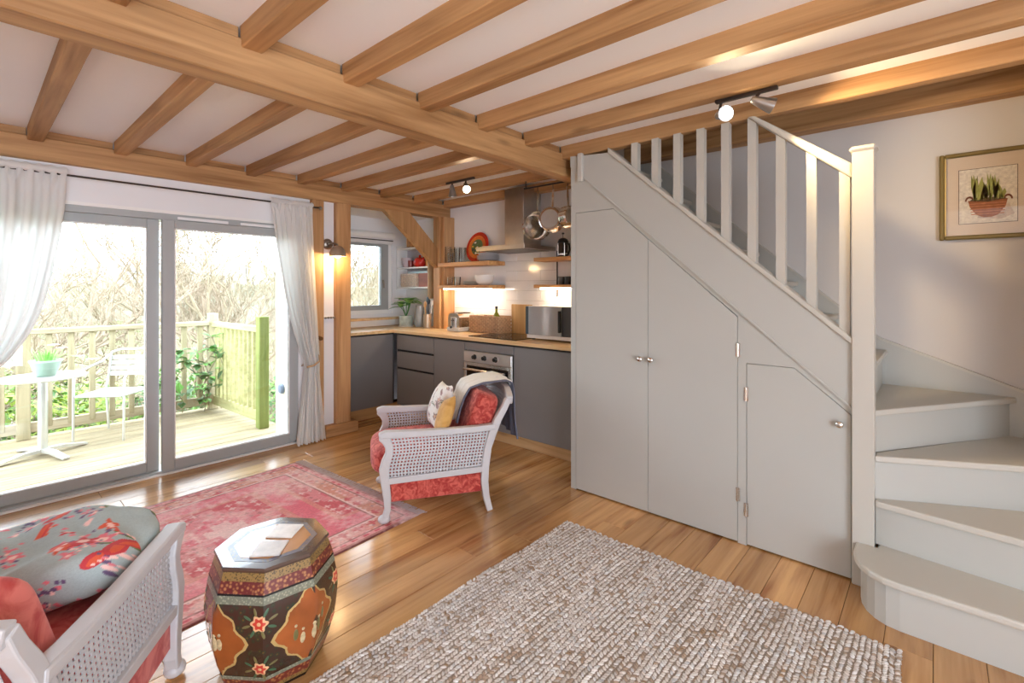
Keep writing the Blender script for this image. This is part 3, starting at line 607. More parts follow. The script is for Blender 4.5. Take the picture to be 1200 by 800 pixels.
for i, (tx, c) in enumerate(((-2.545, srgb(90, 86, 82)), (-2.475, srgb(40, 36, 34)), (-2.405, srgb(78, 36, 30)))): cup('tin', ('grey', 'black', 'dark red')[i]+' storage tin on the short lit shelf', 'tin', [(0, 0), (.032, 0), (.032, .058), (.033, .058), (.033, .072), (0, .073)], (tx, 3.56, 1.392), paint('tin_%d' % i, c, .4))
# hanging pans on a rail below the beam
pr_ = thing('pan_rail', 'thin pan rail fixed under the oak beams', 'rail', (-2.3, 3.1, 2.14)); MB().tube([(-2.62, 3.12, 2.20), (-1.93, 3.12, 2.20)], .007, 8).build('rail', black_m, pr_, 50)
for x in (-2.60, -2.0): MB().tube([(x, 3.12, 2.20), (x, 3.12, 2.262 if x < -2.1 else 2.15)], .005, 6).build('bracket', black_m, pr_)
def pan(label, hx, r, depth, hl, rz, tilt=0, hz0=2.172):
    p = thing('saucepan', label, 'pan', (hx, 3.12, hz0), rz)
    # local: pan hangs below origin, base facing +y or -y
    MB().tube([(0, 0, .03), (0, .006, .012), (0, .0, -.018), (0, -.006, -.01)], .003, 6).build('hook', black_m, p, local=True)
    MB().bar([(0, 0, -.012), (0, .004, -hl*.5), (0, .012, -hl)], .014, .007).build('handle', chrome_m, p, local=True)
    cz = -hl-r*.98
    pf = [(0, depth), (r*.86, depth), (r*.97, depth*.85), (r, .0), (r*1.04, -.003), (r*1.03, .0), (r*.95, depth*.82), (r*.84, depth-.004), (0, depth-.004)]
    MB().lathe(pf, (0, 0, cz), 32, 'y').build('bowl', chrome_m, p, 40, local=True)
    MB().lathe([(0, depth+.003), (r*.72, depth+.003), (r*.74, depth-.002)], (0, 0, cz), 28, 'y').build('base_disc', paint('pan_base', srgb(190, 186, 180), .4, .9) if 'pan_base' not in bpy.data.materials else bpy.data.materials['pan_base'], p, 40, local=True)
    return p
pan('deep steel saucepan hanging sideways from the rail, closest to the hood', -2.47, .115, .09, .185, math.radians(62))
pan('steel saucepan hanging with its round base outward', -2.315, .10, .085, .165, math.radians(198))
pan('small steel pan hanging against the stair cupboard edge', -2.175, .085, .075, .17, math.radians(250))
pan('smallest steel milk pan hanging behind the other pans', -2.03, .066, .065, .20, math.radians(170))
# worktop things
ts = thing('toaster', 'chrome two-slot toaster on the worktop beside the oak corner post', 'toaster', (-3.75, 3.43, .91))
tp = []
for i in range(13):
    a = math.pi*i/12; tp.append(((.03 if math.cos(a) >= 0 else -.03)+.055*math.cos(a), .125+.055*math.sin(a)))
MB().prism([(-3.75+x, .925+z*.98) for x, z in [(.085, .0)]+[(q[0], q[1]) for q in tp]+[(-.085, 0)]], 'y', 3.33, 3.56).build('body', chrome_m, ts, 40)
MB().prism([(-3.75+x*1.05, .925+z*1.0) for x, z in [(.09, -.01), (.09, .03), (-.09, .03), (-.09, -.01)]], 'y', 3.325, 3.565).build('base', paint('toaster_base', srgb(215, 213, 208), .3), ts)
MB().box(-3.79, -3.71, 3.322, 3.33, .955, 1.06, b=.003).build('front_panel', paint('toaster_panel', srgb(205, 203, 200), .25, .6), ts); MB().box(-3.768, -3.732, 3.305, 3.325, 1.02, 1.032, b=.003).box(-3.755, -3.745, 3.318, 3.324, .97, 1.05).build('lever', black_m, ts); MB().lathe([(.012, 3.322), (.012, 3.31), (0, 3.309)], (-3.775, 0, .955), 12, 'y').build('dial', black_m, ts)
MB().box(-3.80, -3.70, 3.36, 3.53, 1.103, 1.1065).build('slot', black_m, ts)
bk = thing('wicker_basket', 'woven wicker basket on the worktop behind the hob', 'basket', (-3.40, 3.50, .91))
def basket(par, x0, x1, y0, y1, z0, z1, m, nv=9):
    rings = MB(); wv = MB(); L = []
    nx, ny = 15, 8
    for i in range(nx): L.append((x0+(x1-x0)*i/nx, y0))
    for i in range(ny): L.append((x1, y0+(y1-y0)*i/ny))
    for i in range(nx): L.append((x1-(x1-x0)*i/nx, y1))
    for i in range(ny): L.append((x0, y1-(y1-y0)*i/ny))
    cx, cy = (x0+x1)/2, (y0+y1)/2
    for r in range(nv):
        z = z0+(z1-z0)*(r+.5)/nv; pts = []
        for i, (x, y) in enumerate(L+L[:1]):
            o = .004*(1 if (i+r) % 2 else -1); ex = o*(1 if x == x1 else -1 if x == x0 else 0); ey = o*(1 if y == y1 else -1 if y == y0 else 0); pts.append((x+ex, y+ey, z))
        wv.tube(pts, (z1-z0)/nv*.52, 5, cap=False)
    wv.build('weave', m, par, 60, kind='stuff')
    for (x, y) in L: rings.tube([(x, y, z0), (x, y, z1+.008)], .005, 5)
    rings.build('stakes', bpy.data.materials.get('stake_cane') or paint('stake_cane', srgb(206, 176, 142), .7), par, 60, kind='stuff')
    MB().tube([(*p, z1+.005) for p in [(x0, y0), (x1, y0), (x1, y1), (x0, y1), (x0, y0)]], .009, 6).build('rim', m, par, 50); B(x0, x1, y0, y1, z0, z0+.012).build('base', m, par)
wick = paint('wicker', srgb(176, 138, 104), .7, var=.25, vs=30); basket(bk, -3.60, -3.20, 3.42, 3.60, .912, 1.07, wick)
bt = thing('oil_bottle', 'green glass oil bottle standing in the wicker basket', 'bottle', (-3.30, 3.50, .925))
MB().lathe([(0, .925), (.036, .925), (.038, .94), (.038, 1.06), (.03, 1.09), (.013, 1.12), (.012, 1.16), (0, 1.16)], (-3.30, 3.50, 0), 18).build('body', paint('olive_glass', srgb(126, 128, 40), .1), bt, 50); MB().lathe([(.014, 1.155), (.014, 1.178), (0, 1.18)], (-3.30, 3.50, 0), 14).build('cap', black_m, bt, 50)
for i, (bx, by, c, r) in enumerate(((-3.52, 3.50, srgb(214, 196, 170), .04), (-3.44, 3.52, srgb(150, 90, 60), .036), (-3.37, 3.47, srgb(196, 150, 100), .03))): cup('jar', ('cream', 'brown', 'amber')[i]+' lidded jar in the wicker basket', 'jar', [(0, 0), (r, 0), (r, .13), (r*.8, .14), (r*.8, .16), (0, .161)], (bx, by, .925), paint('jar_%d' % i, c, .3))
cb = B(-3.19, -2.93, 3.60, 3.62, .912, 1.20, b=.004).build('chopping_board', board_m); tag(cb, 'square wooden chopping board leaning on the tiles beside the microwave', 'chopping board')
cb2 = B(-3.21, -3.0, 3.625, 3.642, .912, 1.11, b=.004).build('chopping_board', shelf_m); tag(cb2, 'small wooden board tucked behind the square chopping board', 'chopping board')
mw = thing('microwave', 'white microwave with a mirrored door on the worktop', 'microwave', (-2.42, 3.4, .91))
B(-2.70, -2.20, 3.27, 3.60, .925, 1.205, b=.006).build('body', pvc_m, mw)
md = B(-2.70, -2.33, 3.245, 3.27, .958, 1.203, b=.003).build('door', paint('mirror_door', srgb(238, 242, 244), .06, .55, var=.02), mw); B(-2.345, -2.325, 3.22, 3.246, .99, 1.17, b=.004).build('handle', black_m, md); B(-2.705, -2.675, 3.242, 3.25, .96, 1.2).build('door_edge', paint('dark_edge', srgb(80, 92, 98), .2), md)  # whitish door base colour stands in for the bright window reflection
B(-2.325, -2.20, 3.25, 3.27, .958, 1.203, b=.003).build('control_panel', paint('mw_panel', srgb(70, 70, 72), .3), mw); B(-2.70, -2.20, 3.255, 3.27, .926, .955).build('lower_trim', pvc_m, mw)
for x in (-2.66, -2.24): MB().lathe([(.015, .911), (.015, .926)], (x, 3.3, 0), 10).build('foot', black_m, mw)
# plant on the worktop
lf_m = [paint('leaf_green_%d' % i, c, .45, var=.15, vs=20) for i, c in enumerate((srgb(112, 168, 76), srgb(142, 192, 100), srgb(76, 130, 62), srgb(166, 208, 116)))]
def leaf(mb, base, d, L, w, droop=.3):
    d = Vector(d).normalized(); sd = d.cross(Vector((0, 0, 1)))
    if sd.length < .1: sd = Vector((1, 0, 0))
    sd.normalize(); up = sd.cross(d); rows = []
    for i in range(6):
        t = i/5; c = Vector(base)+d*L*t-Vector((0, 0, 1))*droop*L*t*t; ww = w*math.sin(math.pi*min(1, t*.92+.08))**.8*(1-.2*t)+.0005
        rows.append([tuple(c-sd*ww+up*ww*.25), tuple(c), tuple(c+sd*ww+up*ww*.25)])
    mb.grid(rows)
pp = thing('potted_plant', 'leafy green plant in a patterned glazed pot on the worktop', 'plant', (-4.66, 3.40, .91))
MB().lathe([(0, .912), (.06, .912), (.075, .93), (.078, .93), (.08, 1.03), (.074, 1.04), (.07, 1.03), (.066, .95), (0, .95)], (-4.66, 3.40, 0), 24).build('pot', paint('glazed_pot', srgb(178, 190, 180), .3, var=.3, vs=14), pp, 40)
MB().lathe([(0, 1.02), (.07, 1.02)], (-4.66, 3.40, 0), 20).build('soil', paint('soil', srgb(60, 46, 36), .9), pp); MB().lathe([(0, .911), (.085, .911), (.09, .925), (.06, .916)], (-4.66, 3.40, 0), 24).build('saucer', cer, pp, 40)
rl = random.Random(11); sm = MB()
for i in range(9):
    a = i*2.4; top = (-4.66+.06*math.cos(a), 3.40+.06*math.sin(a), 1.13+.12*rl.random()); sm.tube([(-4.66, 3.40, 1.02), ((-4.66+top[0])/2, (3.40+top[1])/2, 1.10), top], .004, 5)
    for j in range(3): mb = MB(); leaf(mb, top, (math.cos(a+j*1.3), math.sin(a+j*1.3), rl.uniform(.0, .9)), rl.uniform(.12, .2), rl.uniform(.034, .05)); mb.build('leaf', lf_m[rl.randrange(4)], pp, 60)
sm.build('stem', lf_m[2], pp, 60)
jg = thing('water_jug', 'clear glass jug on the worktop between plant and utensil pot', 'jug', (-4.52, 3.50, .91))
MB().lathe([(0, .912), (.06, .912), (.068, .95), (.064, 1.05), (.05, 1.12), (.052, 1.16), (.049, 1.16), (.046, 1.12), (.06, 1.05), (.064, .95), (0, .92)], (-4.52, 3.50, 0), 24).build('body', paint('frosted_glass', srgb(226, 232, 234), .15, **{'Transmission_Weight': .5}), jg, 40); MB().tube([(-4.46, 3.49, 1.13), (-4.42, 3.47, 1.10), (-4.42, 3.47, 1.02), (-4.455, 3.48, .98)], .008, 8).build('handle', clear_m, jg, 50)
up_ = thing('utensil_pot', 'metal pot on the worktop beside the oak corner post', 'pot', (-4.29, 3.42, .91))
MB().lathe(hollow([(0, .912), (.045, .912), (.046, 1.07)]), (-4.29, 3.42, 0), 20).build('pot', paint('tan_metal_pot', srgb(176, 158, 136), .35, .5), up_, 40)
for i, (dx, dy, h, c, nm) in enumerate(((-.03, 0, .22, srgb(214, 190, 140), 'pale wooden spoon'), (-.01, .02, .26, srgb(70, 70, 80), 'dark slotted spatula'), (.015, -.01, .28, srgb(60, 74, 84), 'blue grey turner'), (.03, .015, .24, srgb(232, 226, 220), 'white plastic spoon'), (.0, -.02, .23, srgb(196, 150, 100), 'brown wooden spoon'))):
    u = thing('kitchen_utensil', nm+' standing in the utensil pot', 'utensil', (-4.29+dx*.6, 3.42+dy*.6, .93)); m = paint('utensil_%d' % i, c, .5)
    a, b = Vector((-4.29+dx*.6, 3.42+dy*.6, .93)), Vector((-4.29+dx*1.6, 3.42+dy*1.6, .93+h)); MB().tube([a, b], .005, 6).build('handle', m, u, 50); MB().ball(tuple(b+Vector((0, 0, .02))), .024, .008, .034, 10, 8).build('head', m, u, 60)
# shelf unit contents
cup('mauve_pot', 'mauve grey plant pot on the white shelf unit', 'pot', hollow([(0, 0), (.045, 0), (.065, .06), (.068, .115)]), (-4.87, 3.57, 1.612), paint('mauve_glaze', srgb(206, 192, 198), .4))
tpot = thing('teapot', 'bright red teapot on the white shelf unit', 'teapot', (-4.62, 3.57, 1.612)); redm = paint('red_enamel', srgb(206, 50, 40), .2)
MB().lathe([(0, 1.612), (.05, 1.612), (.075, 1.64), (.078, 1.67), (.06, 1.71), (.035, 1.725), (0, 1.728)], (-4.62, 3.57, 0), 24).build('body', redm, tpot, 50); MB().ball((-4.62, 3.57, 1.74), .016).build('lid_knob', redm, tpot, 60)
MB().tube([(-4.56, 3.55, 1.65), (-4.52, 3.54, 1.68), (-4.50, 3.535, 1.72)], [.018, .012, .008], 8).build('spout', redm, tpot, 50); MB().tube([(-4.68, 3.58, 1.70), (-4.73, 3.59, 1.69), (-4.73, 3.59, 1.65), (-4.69, 3.58, 1.635)], .008, 8).build('handle', redm, tpot, 50)
cup('mug', 'orange mug on the white shelf unit', 'mug', hollow([(0, 0), (.035, 0), (.038, .075)]), (-4.45, 3.57, 1.612), paint('orange_glaze', srgb(228, 150, 60), .3))
cup('mug', 'dark red mug between the pot and the red teapot', 'mug', hollow([(0, 0), (.03, 0), (.032, .08)]), (-4.772, 3.55, 1.612), paint('maroon_glaze', srgb(140, 60, 52), .3))
sp = thing('trailing_plant', 'small dark trailing plant growing in the mauve pot', 'plant', (-4.87, 3.57, 1.70)); mb = MB()
for i in range(12): leaf(mb, (-4.87, 3.57, 1.70), (math.cos(i*1.7), math.sin(i*1.7)*.5, rl.uniform(.2, 1.2)), .08, .012, .5)
mb.build('leaves', lf_m[2], sp, 60, kind='stuff')
wb_ = thing('wicker_box', 'pale woven box on the bottom board of the white shelf unit', 'basket', (-4.75, 3.57, 1.376)); basket(wb_, -4.91, -4.61, 3.515, 3.64, 1.378, 1.52, paint('pale_wicker', srgb(226, 212, 200), .7, var=.15, vs=30), 7)
B(-4.585, -4.40, 3.52, 3.64, 1.376, 1.535, b=.004).build('wooden_box', wood('red_brown_box', 'x', srgb(168, 92, 60), srgb(120, 58, 36), .5, .02, knots=False)); tag(bpy.data.objects['wooden_box'], 'red brown wooden box on the white shelf unit', 'box')
B(-4.80, -4.42, 3.53, 3.63, 1.565, 1.592, b=.002).build('blue_tray', paint('pale_blue_tin', srgb(176, 206, 214), .4)); bpy.data.objects['blue_tray'].location.z = -.03; tag(bpy.data.objects['blue_tray'], 'flat pale blue tray on the white shelf unit boxes', 'tray')
# ------------------------------------------------------------------ rugs
def np_mesh(name, V, Fq, C, m, parent=None, smooth=False, kind=None):
    me = bpy.data.meshes.new(name); me.from_pydata(V.tolist(), [], Fq if isinstance(Fq, list) else Fq.tolist()); me.update()
    if C is not None:
        a = me.color_attributes.new('Col', 'FLOAT_COLOR', 'POINT'); CC = np.ones((len(V), 4), np.float32); CC[:, :3] = C; a.data.foreach_set('color', CC.ravel())
    if smooth: me.polygons.foreach_set('use_smooth', [True]*len(me.polygons))
    me.materials.append(m); o = bpy.data.objects.new(name, me); COL.objects.link(o); o.parent = parent
    if kind: o['kind'] = kind
    return o
def lin(*c): return np.array([srgb(*c)[:3]])[0]
# red patterned rug, local x across (1.41), y along (2.3), origin at far right corner
RW, RL = 1.42, 2.35
rug = thing('patterned_rug', 'faded red and pink patterned rug in front of the patio doors', 'rug', (-2.325, 1.79, 0), math.radians(3.8))
nx, ny = 236, 392
gx, gy = np.meshgrid(np.linspace(-RW, 0, nx), np.linspace(-RL, 0, ny), indexing='ij')
rs = np.random.RandomState(4)
def vnoise(a, b, f, seed):
    r = np.random.RandomState(seed); n = 64; T = r.rand(n, n)
    u, v = a*f % n, b*f % n; i, j = u.astype(int), v.astype(int); fu, fv = u-i, v-j; fu = fu*fu*(3-2*fu); fv = fv*fv*(3-2*fv)
    i1, j1 = (i+1) % n, (j+1) % n; i, j = i % n, j % n
    return (T[i, j]*(1-fu)+T[i1, j]*fu)*(1-fv)+(T[i, j1]*(1-fu)+T[i1, j1]*fu)*fv
ex = np.minimum(gx+RW, -gx); ey = np.minimum(gy+RL, -gy); ed = np.minimum(ex, ey)          # distance to edge
along = np.where(ex < ey, gy, gx)
C = np.zeros((nx, ny, 3)); pink, rose, pale, tan, mauve, dk, cream, bl = lin(214, 96, 112), lin(196, 66, 84), lin(226, 158, 158), lin(206, 152, 126), lin(156, 100, 96), lin(104, 46, 48), lin(238, 214, 206), lin(120, 110, 130)
f1 = vnoise(gx+5, gy+5, 9, 1); f2 = vnoise(gx+5, gy+5, 40, 2); f3 = vnoise(gx+5, gy+5, 3, 3)
C[:] = pink*(1-f3[..., None])+pale*f3[..., None]
def blend(mask, col, k=.85): C[mask] = C[mask]*(1-k)+col*k
# field panels: alternating diamonds and blocks
px_, py_ = (gx+RW/2), ((gy+RL/2) % .78)-.39
rect = (np.abs(px_) < .40) & (np.abs(py_) < .33); inner = (np.abs(px_) < .36) & (np.abs(py_) < .29); steps = np.floor(np.abs(py_)/.05)*.05
dia = (np.abs(px_)+steps*1.15) < .34; dia2 = (np.abs(px_)+steps*1.15) < .22; dia3 = (np.abs(px_)+steps*1.15) < .1
blend(rect, tan, .5); blend(inner, rose, .7); blend(inner & dia, pale, .55); blend(dia2, pink, .8); blend(dia3, cream, .6)
# small motifs
def motifs(mask, sp, r, col, seed, k=.75):
    r_ = np.random.RandomState(seed); ii = np.floor(gx/sp); jj = np.floor(gy/sp); h = np.sin(ii*12.9898+jj*78.233+seed)*43758.5; h = h-np.floor(h)
    cx = (ii+.5)*sp; cy = (jj+.5)*sp; dx, dy = (gx-cx), (gy-cy); ang = np.arctan2(dy, dx); rr_ = np.hypot(dx, dy)
    blend(mask & (rr_ < r*(.7+.3*np.cos(ang*4))) & (h > .35), col, k)
motifs(inner & ~dia, .062, .024, cream, 3, .6); motifs(dia & ~dia2, .05, .018, mauve, 5, .6); motifs(dia2 & ~dia3, .06, .022, cream, 8, .5)
bd = ed < .19; blend(bd, tan, .75); blend(bd & (f1 > .5), pale, .45); motifs((ed < .165) & (ed > .07), .094, .036, rose, 11, .7); motifs((ed < .165) & (ed > .07), .047, .014, cream, 12, .6); motifs((ed < .165) & (ed > .07), .07, .014, bl, 14, .45)
blend((ed < .19) & (ed > .18), mauve); blend((ed < .18) & (ed > .168), cream, .7); blend((ed < .068) & (ed > .058), dk, .6)
z = (np.floor((along*28)) % 2 == 0); blend((ed < .058) & (ed > .03), pale, .8); blend((ed < .054) & (ed > .034) & z, rose, .8); blend((ed < .03), mauve, .7); blend(ed < .010, dk, .8)
wear = np.clip((f1*.6+f2*.5+f3*.4)-.62, 0, .6)[..., None]*1.2
C = C*(1-wear)+lin(236, 204, 196)*wear
C *= (.86+.28*rs.rand(nx, ny))[..., None]
zz = .005+.001*f2; edge = np.minimum(1, ed/.006); zz = zz*edge+.001
V = np.stack([gx, gy, zz], -1).reshape(-1, 3); idx = np.arange(nx*ny).reshape(nx, ny)
Fq = np.stack([idx[:-1, :-1], idx[1:, :-1], idx[1:, 1:], idx[:-1, 1:]], -1).reshape(-1, 4)
np_mesh('pile', V, Fq, np.clip(C.reshape(-1, 3), 0, 1), vcol('rug_pile', .95, .3, 400), rug)
fr = MB(); rf = random.Random(1)
for i in range(230):
    x = -RW+RW*i/229
    for (yy, s_) in ((0, 1), (-RL, -1)): fr.tube([(x, yy-.004*s_, .006), (x+rf.uniform(-.008, .008), yy+.03*s_, .004), (x+rf.uniform(-.014, .014), yy+.055*s_, .003)], .0022, 4, cap=False)
fr.build('fringe', paint('rug_fringe', srgb(206, 190, 184), .9), rug, local=True, kind='stuff')
# chunky jute rug
jr = thing('jute_rug', 'chunky woven natural jute rug on the oak floor', 'rug', (-.85, 1.1, 0))
JX0, JX1, JY0, JY1 = -1.615, -.085, .32, 2.305
B(JX0+.012, JX1-.012, JY0+.012, JY1-.012, .0005, .008).build('backing', paint('jute_backing', srgb(156, 143, 130), .95), jr)
pitch, step = .0190, .0128; rows = int((JX1-JX0)/pitch); cols = int((JY1-JY0)/step)
I, J = np.meshgrid(np.arange(rows), np.arange(cols), indexing='ij'); I = I.ravel(); J = J.ravel(); n = len(I); rj = np.random.RandomState(9)
cx = JX0+(I+.5)*pitch+rj.normal(0, .0011, n)+.004*np.sin(J*.11+I*.4)+.003*np.sin(J*.05); cy = JY0+(J+.5*(I % 2)+.5)*step+rj.normal(0, .0016, n)+.004*np.sin(I*.3)+.004*np.sin(I*.9)*0
ang = np.where(I % 2 == 0, .75, -.75)+rj.normal(0, .15, n); sx = .0074*(1+rj.normal(0, .1, n)); sy = .0128*(1+rj.normal(0, .12, n)); hz_ = .0078*(1+rj.normal(0, .15, n))
tmpl = [(math.cos(t), math.sin(t), 0) for t in np.arange(6)*math.pi/3]+[(.72*math.cos(t+.3), .72*math.sin(t+.3), .72) for t in np.arange(6)*math.pi/3]+[(0, 0, 1)]
T = np.array(tmpl)
lx = T[None, :, 0]*sx[:, None]; ly = T[None, :, 1]*sy[:, None]; ca, sa = np.cos(ang)[:, None], np.sin(ang)[:, None]
V = np.stack([cx[:, None]+lx*ca-ly*sa, cy[:, None]+lx*sa+ly*ca, .005+T[None, :, 2]*hz_[:, None]], -1)
V -= np.array([-.85, 1.1, 0])
ft = [(k, (k+1) % 6, 6+(k+1) % 6, 6+k) for k in range(6)]+[(6+k, 6+(k+1) % 6, 12) for k in range(6)]
F_ = [tuple(b+i for i in f) for b in range(0, n*13, 13) for f in ft]
pal = np.array([lin(240, 233, 226), lin(232, 222, 212), lin(218, 207, 196), lin(247, 244, 240), lin(190, 166, 144), lin(214, 211, 209), lin(174, 144, 114)]); pw = [.28, .25, .16, .17, .06, .06, .02]
ci = rj.choice(len(pal), n, p=pw); run = vnoise(I*.45+3, J*.035+5, 1., 77); ci = np.where((run > .80) & (rj.rand(n) < .6), np.where(rj.rand(n) < .5, 4, 2), ci); rowtone = .9+.14*rj.rand(rows); band = np.where((np.sin(I*.35)+np.sin(I*.13+1)+.6*np.sin(J*.07+I)) > 1.2, .9, 1.)
Cj = pal[ci]*(rowtone[I]*band*(.77+.14*rj.rand(n)))[:, None]
np_mesh('weave', V.reshape(-1, 3), F_, np.repeat(np.clip(Cj, 0, 1), 13, 0), vcol('jute_yarn', .95, .4, 500), jr, True, 'stuff')
# ------------------------------------------------------------------ drum stool
ds = thing('drum_stool', 'octagonal lacquered barrel stool painted with flowers and panels', 'stool', (-1.83, .745, 0))
DH, A0 = .432, math.radians(15)
def rad(z):
    t = z/DH; return .158+.056*math.sin(math.pi*min(1, max(0, t*.93+.035)))**.9+.014*t
def octp(theta, z, off=0):
    th = (theta-A0) % (math.pi/4)-math.pi/8; r = (rad(z)+off)*math.cos(math.pi/8)/math.cos(th); return (r*math.cos(theta), r*math.sin(theta), z)
def band(nm, z0, z1, m, off=.0, nz=6):
    zs = [z0+(z1-z0)*i/nz for i in range(nz+1)]
    P = [[octp(A0+k*math.pi/4, z, off) for z in zs] for k in range(8)]
    return MB().grid(P, close_u=True).build(nm, m, ds, None, local=True)
lacq = NT('dark_floral_lacquer'); v_ = lacq.coord(rnd=False); vo = lacq.n('ShaderNodeTexVoronoi', {'Vector': v_, 'Scale': 46.}); col_ = lacq.ramp(vo.outputs['Distance'], [(.08, srgb(104, 78, 34)), (.2, srgb(46, 56, 40)), (.45, srgb(64, 42, 32))]); lacq.set(Base_Color=col_, Roughness=.25, Coat_Weight=.4)
def speck(nm, a, b, sc=90):
    t = NT(nm); vv = t.n('ShaderNodeTexVoronoi', {'Vector': t.coord(rnd=False), 'Scale': sc}).outputs['Distance']; t.set(Base_Color=t.ramp(vv, [(.2, a), (.5, b)]), Roughness=.3, Coat_Weight=.3); return t.m
gold_b = speck('gold_key_band', srgb(66, 52, 30), srgb(142, 112, 62), 150); red_b = speck('red_flower_band', srgb(176, 120, 74), srgb(104, 34, 32), 80); sage_b = speck('sage_band', srgb(160, 160, 138), srgb(116, 118, 100), 120); blk = paint('black_lacquer', srgb(34, 26, 26), .2)
band('body', .075, .325, lacq.m, 0, 12); band('foot_band', 0, .012, blk, .002, 1); band('lower_gold_band', .012, .028, gold_b, .001, 2); band('lower_red_band', .028, .062, red_b, .0015, 3); band('lower_sage_band', .062, .077, sage_b, .001, 2)
band('sage_band', .323, .348, sage_b, .001, 2); band('black_line', .348, .354, blk, .002, 1); band('red_band', .354, .390, red_b, .0015, 3); band('gold_band', .390, .418, gold_b, .001, 3)
P8 = lambda r, z: [(r*math.cos(A0+k*math.pi/4), r*math.sin(A0+k*math.pi/4), z) for k in range(8)]
tp_ = MB(); tp_.add(P8(rad(.418)+.004, .416)+P8(rad(.418)+.007, .424)+P8(rad(.418)+.004, DH), [(k, (k+1) % 8, 8+(k+1) % 8, 8+k) for k in range(8)]+[(8+k, 8+(k+1) % 8, 16+(k+1) % 8, 16+k) for k in range(8)]+[tuple(range(16, 24)), tuple(range(7, -1, -1))])
tp_.build('top', paint('brown_black_lacquer', srgb(86, 66, 56), .16, Coat_Weight=.5), ds, local=True)
MB().add(P8(.150, DH+.0008)+P8(.150, DH), [tuple(range(8))]+[(k, (k+1) % 8, 8+(k+1) % 8, 8+k) for k in range(8)]).build('top_border', speck('top_border_speck', srgb(120, 96, 60), srgb(86, 80, 96), 70), ds, local=True)
MB().add(P8(.128, DH+.0014)+P8(.128, DH), [tuple(range(8))]+[(k, (k+1) % 8, 8+(k+1) % 8, 8+k) for k in range(8)]).build('top_panel', paint('amber_lacquer', srgb(196, 140, 84), .18, var=.15, vs=8, Coat_Weight=.5), ds, local=True)
def patch(nm, shape, tc, zc, sc, off, m, n=40, par=None):
    """filled outline wrapped on the octagonal side; shape(t)->(u,v) metres"""
    P = []
    for rr_ in (0, .35, .7, 1.):
        row = []
        for k in range(n):
            u, v = shape(2*math.pi*k/n); u *= rr_*sc; v *= rr_*sc; z = zc+v
            row.append(octp(tc+u/.2, z, off if rr_ < 1 else .0005))
        P.append(row)
    return MB().grid(P, close_v=True).build(nm, m, par or ds, 60, local=True)
quat = lambda t: ((.098+.010*math.cos(4*t)+.010*math.cos(8*t))*math.cos(t), (.108+.012*math.cos(4*t)+.006*math.cos(8*t))*math.sin(t))
orange_l = paint('orange_lacquer', srgb(156, 84, 40), .22, var=.25, vs=9, Coat_Weight=.4); gold_l = paint('gold_outline', srgb(200, 172, 110), .35, .3); fig_m = paint('figure_cream', srgb(190, 170, 130), .4, var=.3, vs=80); fig2 = paint('figure_olive', srgb(112, 104, 62), .4)
pet = paint('red_petal', srgb(196, 60, 44), .35); petc = paint('cream_petal_edge', srgb(226, 176, 130), .4); lg = paint('painted_leaf', srgb(64, 96, 66), .4); rd = random.Random(21)
for i in range(4):
    tc = A0+math.pi/8+math.radians(-116)+i*math.pi/2
    patch('panel_outline', quat, tc, .20, 1.06, .0012, gold_l); pn = patch('painted_panel', quat, tc, .20, 1., .0022, orange_l)
    for j in range(5):
        uu = rd.uniform(-.05, .05); zc = .165+rd.uniform(0, .06); patch('painted_figure', lambda t: (.010*math.cos(t), .026*math.sin(t)), tc+uu/.2, zc, 1, .003, fig_m if j % 2 else fig2, 10)
        patch('painted_figure', lambda t: (.006*math.cos(t), .007*math.sin(t)), tc+uu/.2, zc+.031, 1, .003, fig_m, 8)
    tf = tc+math.pi/4
    for zc, s_ in ((.268, 1.), (.112, .95)):
        patch('flower', lambda t: ((.024+.004*math.cos(6*t))*math.cos(t), (.024+.004*math.cos(6*t))*math.sin(t)), tf, zc, s_, .0016, petc, 36); patch('flower_petals', lambda t: ((.020+.004*math.cos(6*t))*math.cos(t), (.020+.004*math.cos(6*t))*math.sin(t)), tf, zc, s_, .0024, pet, 36); patch('flower_centre', lambda t: (.008*math.cos(t), .008*math.sin(t)), tf, zc, s_, .0032, petc, 12)
        for q in range(8):
            a = q*math.pi/4+.3; patch('painted_leaf', lambda t, a=a: (.016*math.cos(t)*math.cos(a)-.005*math.sin(t)*math.sin(a), .016*math.cos(t)*math.sin(a)+.005*math.sin(t)*math.cos(a)), tf+.042*math.cos(a)/.2, zc+.036*math.sin(a), .9, .0014, lg if q % 2 else fig2, 10)
for nm, lb, (cx_, cy_), a, c in (('coaster', 'pale square coaster on the stool top by its rim', (-1.775, .71), 48, srgb(214, 210, 206)), ('coaster', 'white square coaster in the middle of the stool top', (-1.86, .80), 40, srgb(236, 234, 230))):
    o = B(-.05, .05, -.05, .05, 0, .006, b=.002).build(nm, paint('coaster_'+str(a), c, .3, var=.12, vs=30)); o.location = (cx_, cy_, DH+.0015); o.rotation_euler = (0, 0, math.radians(a)); tag(o, lb, 'coaster')
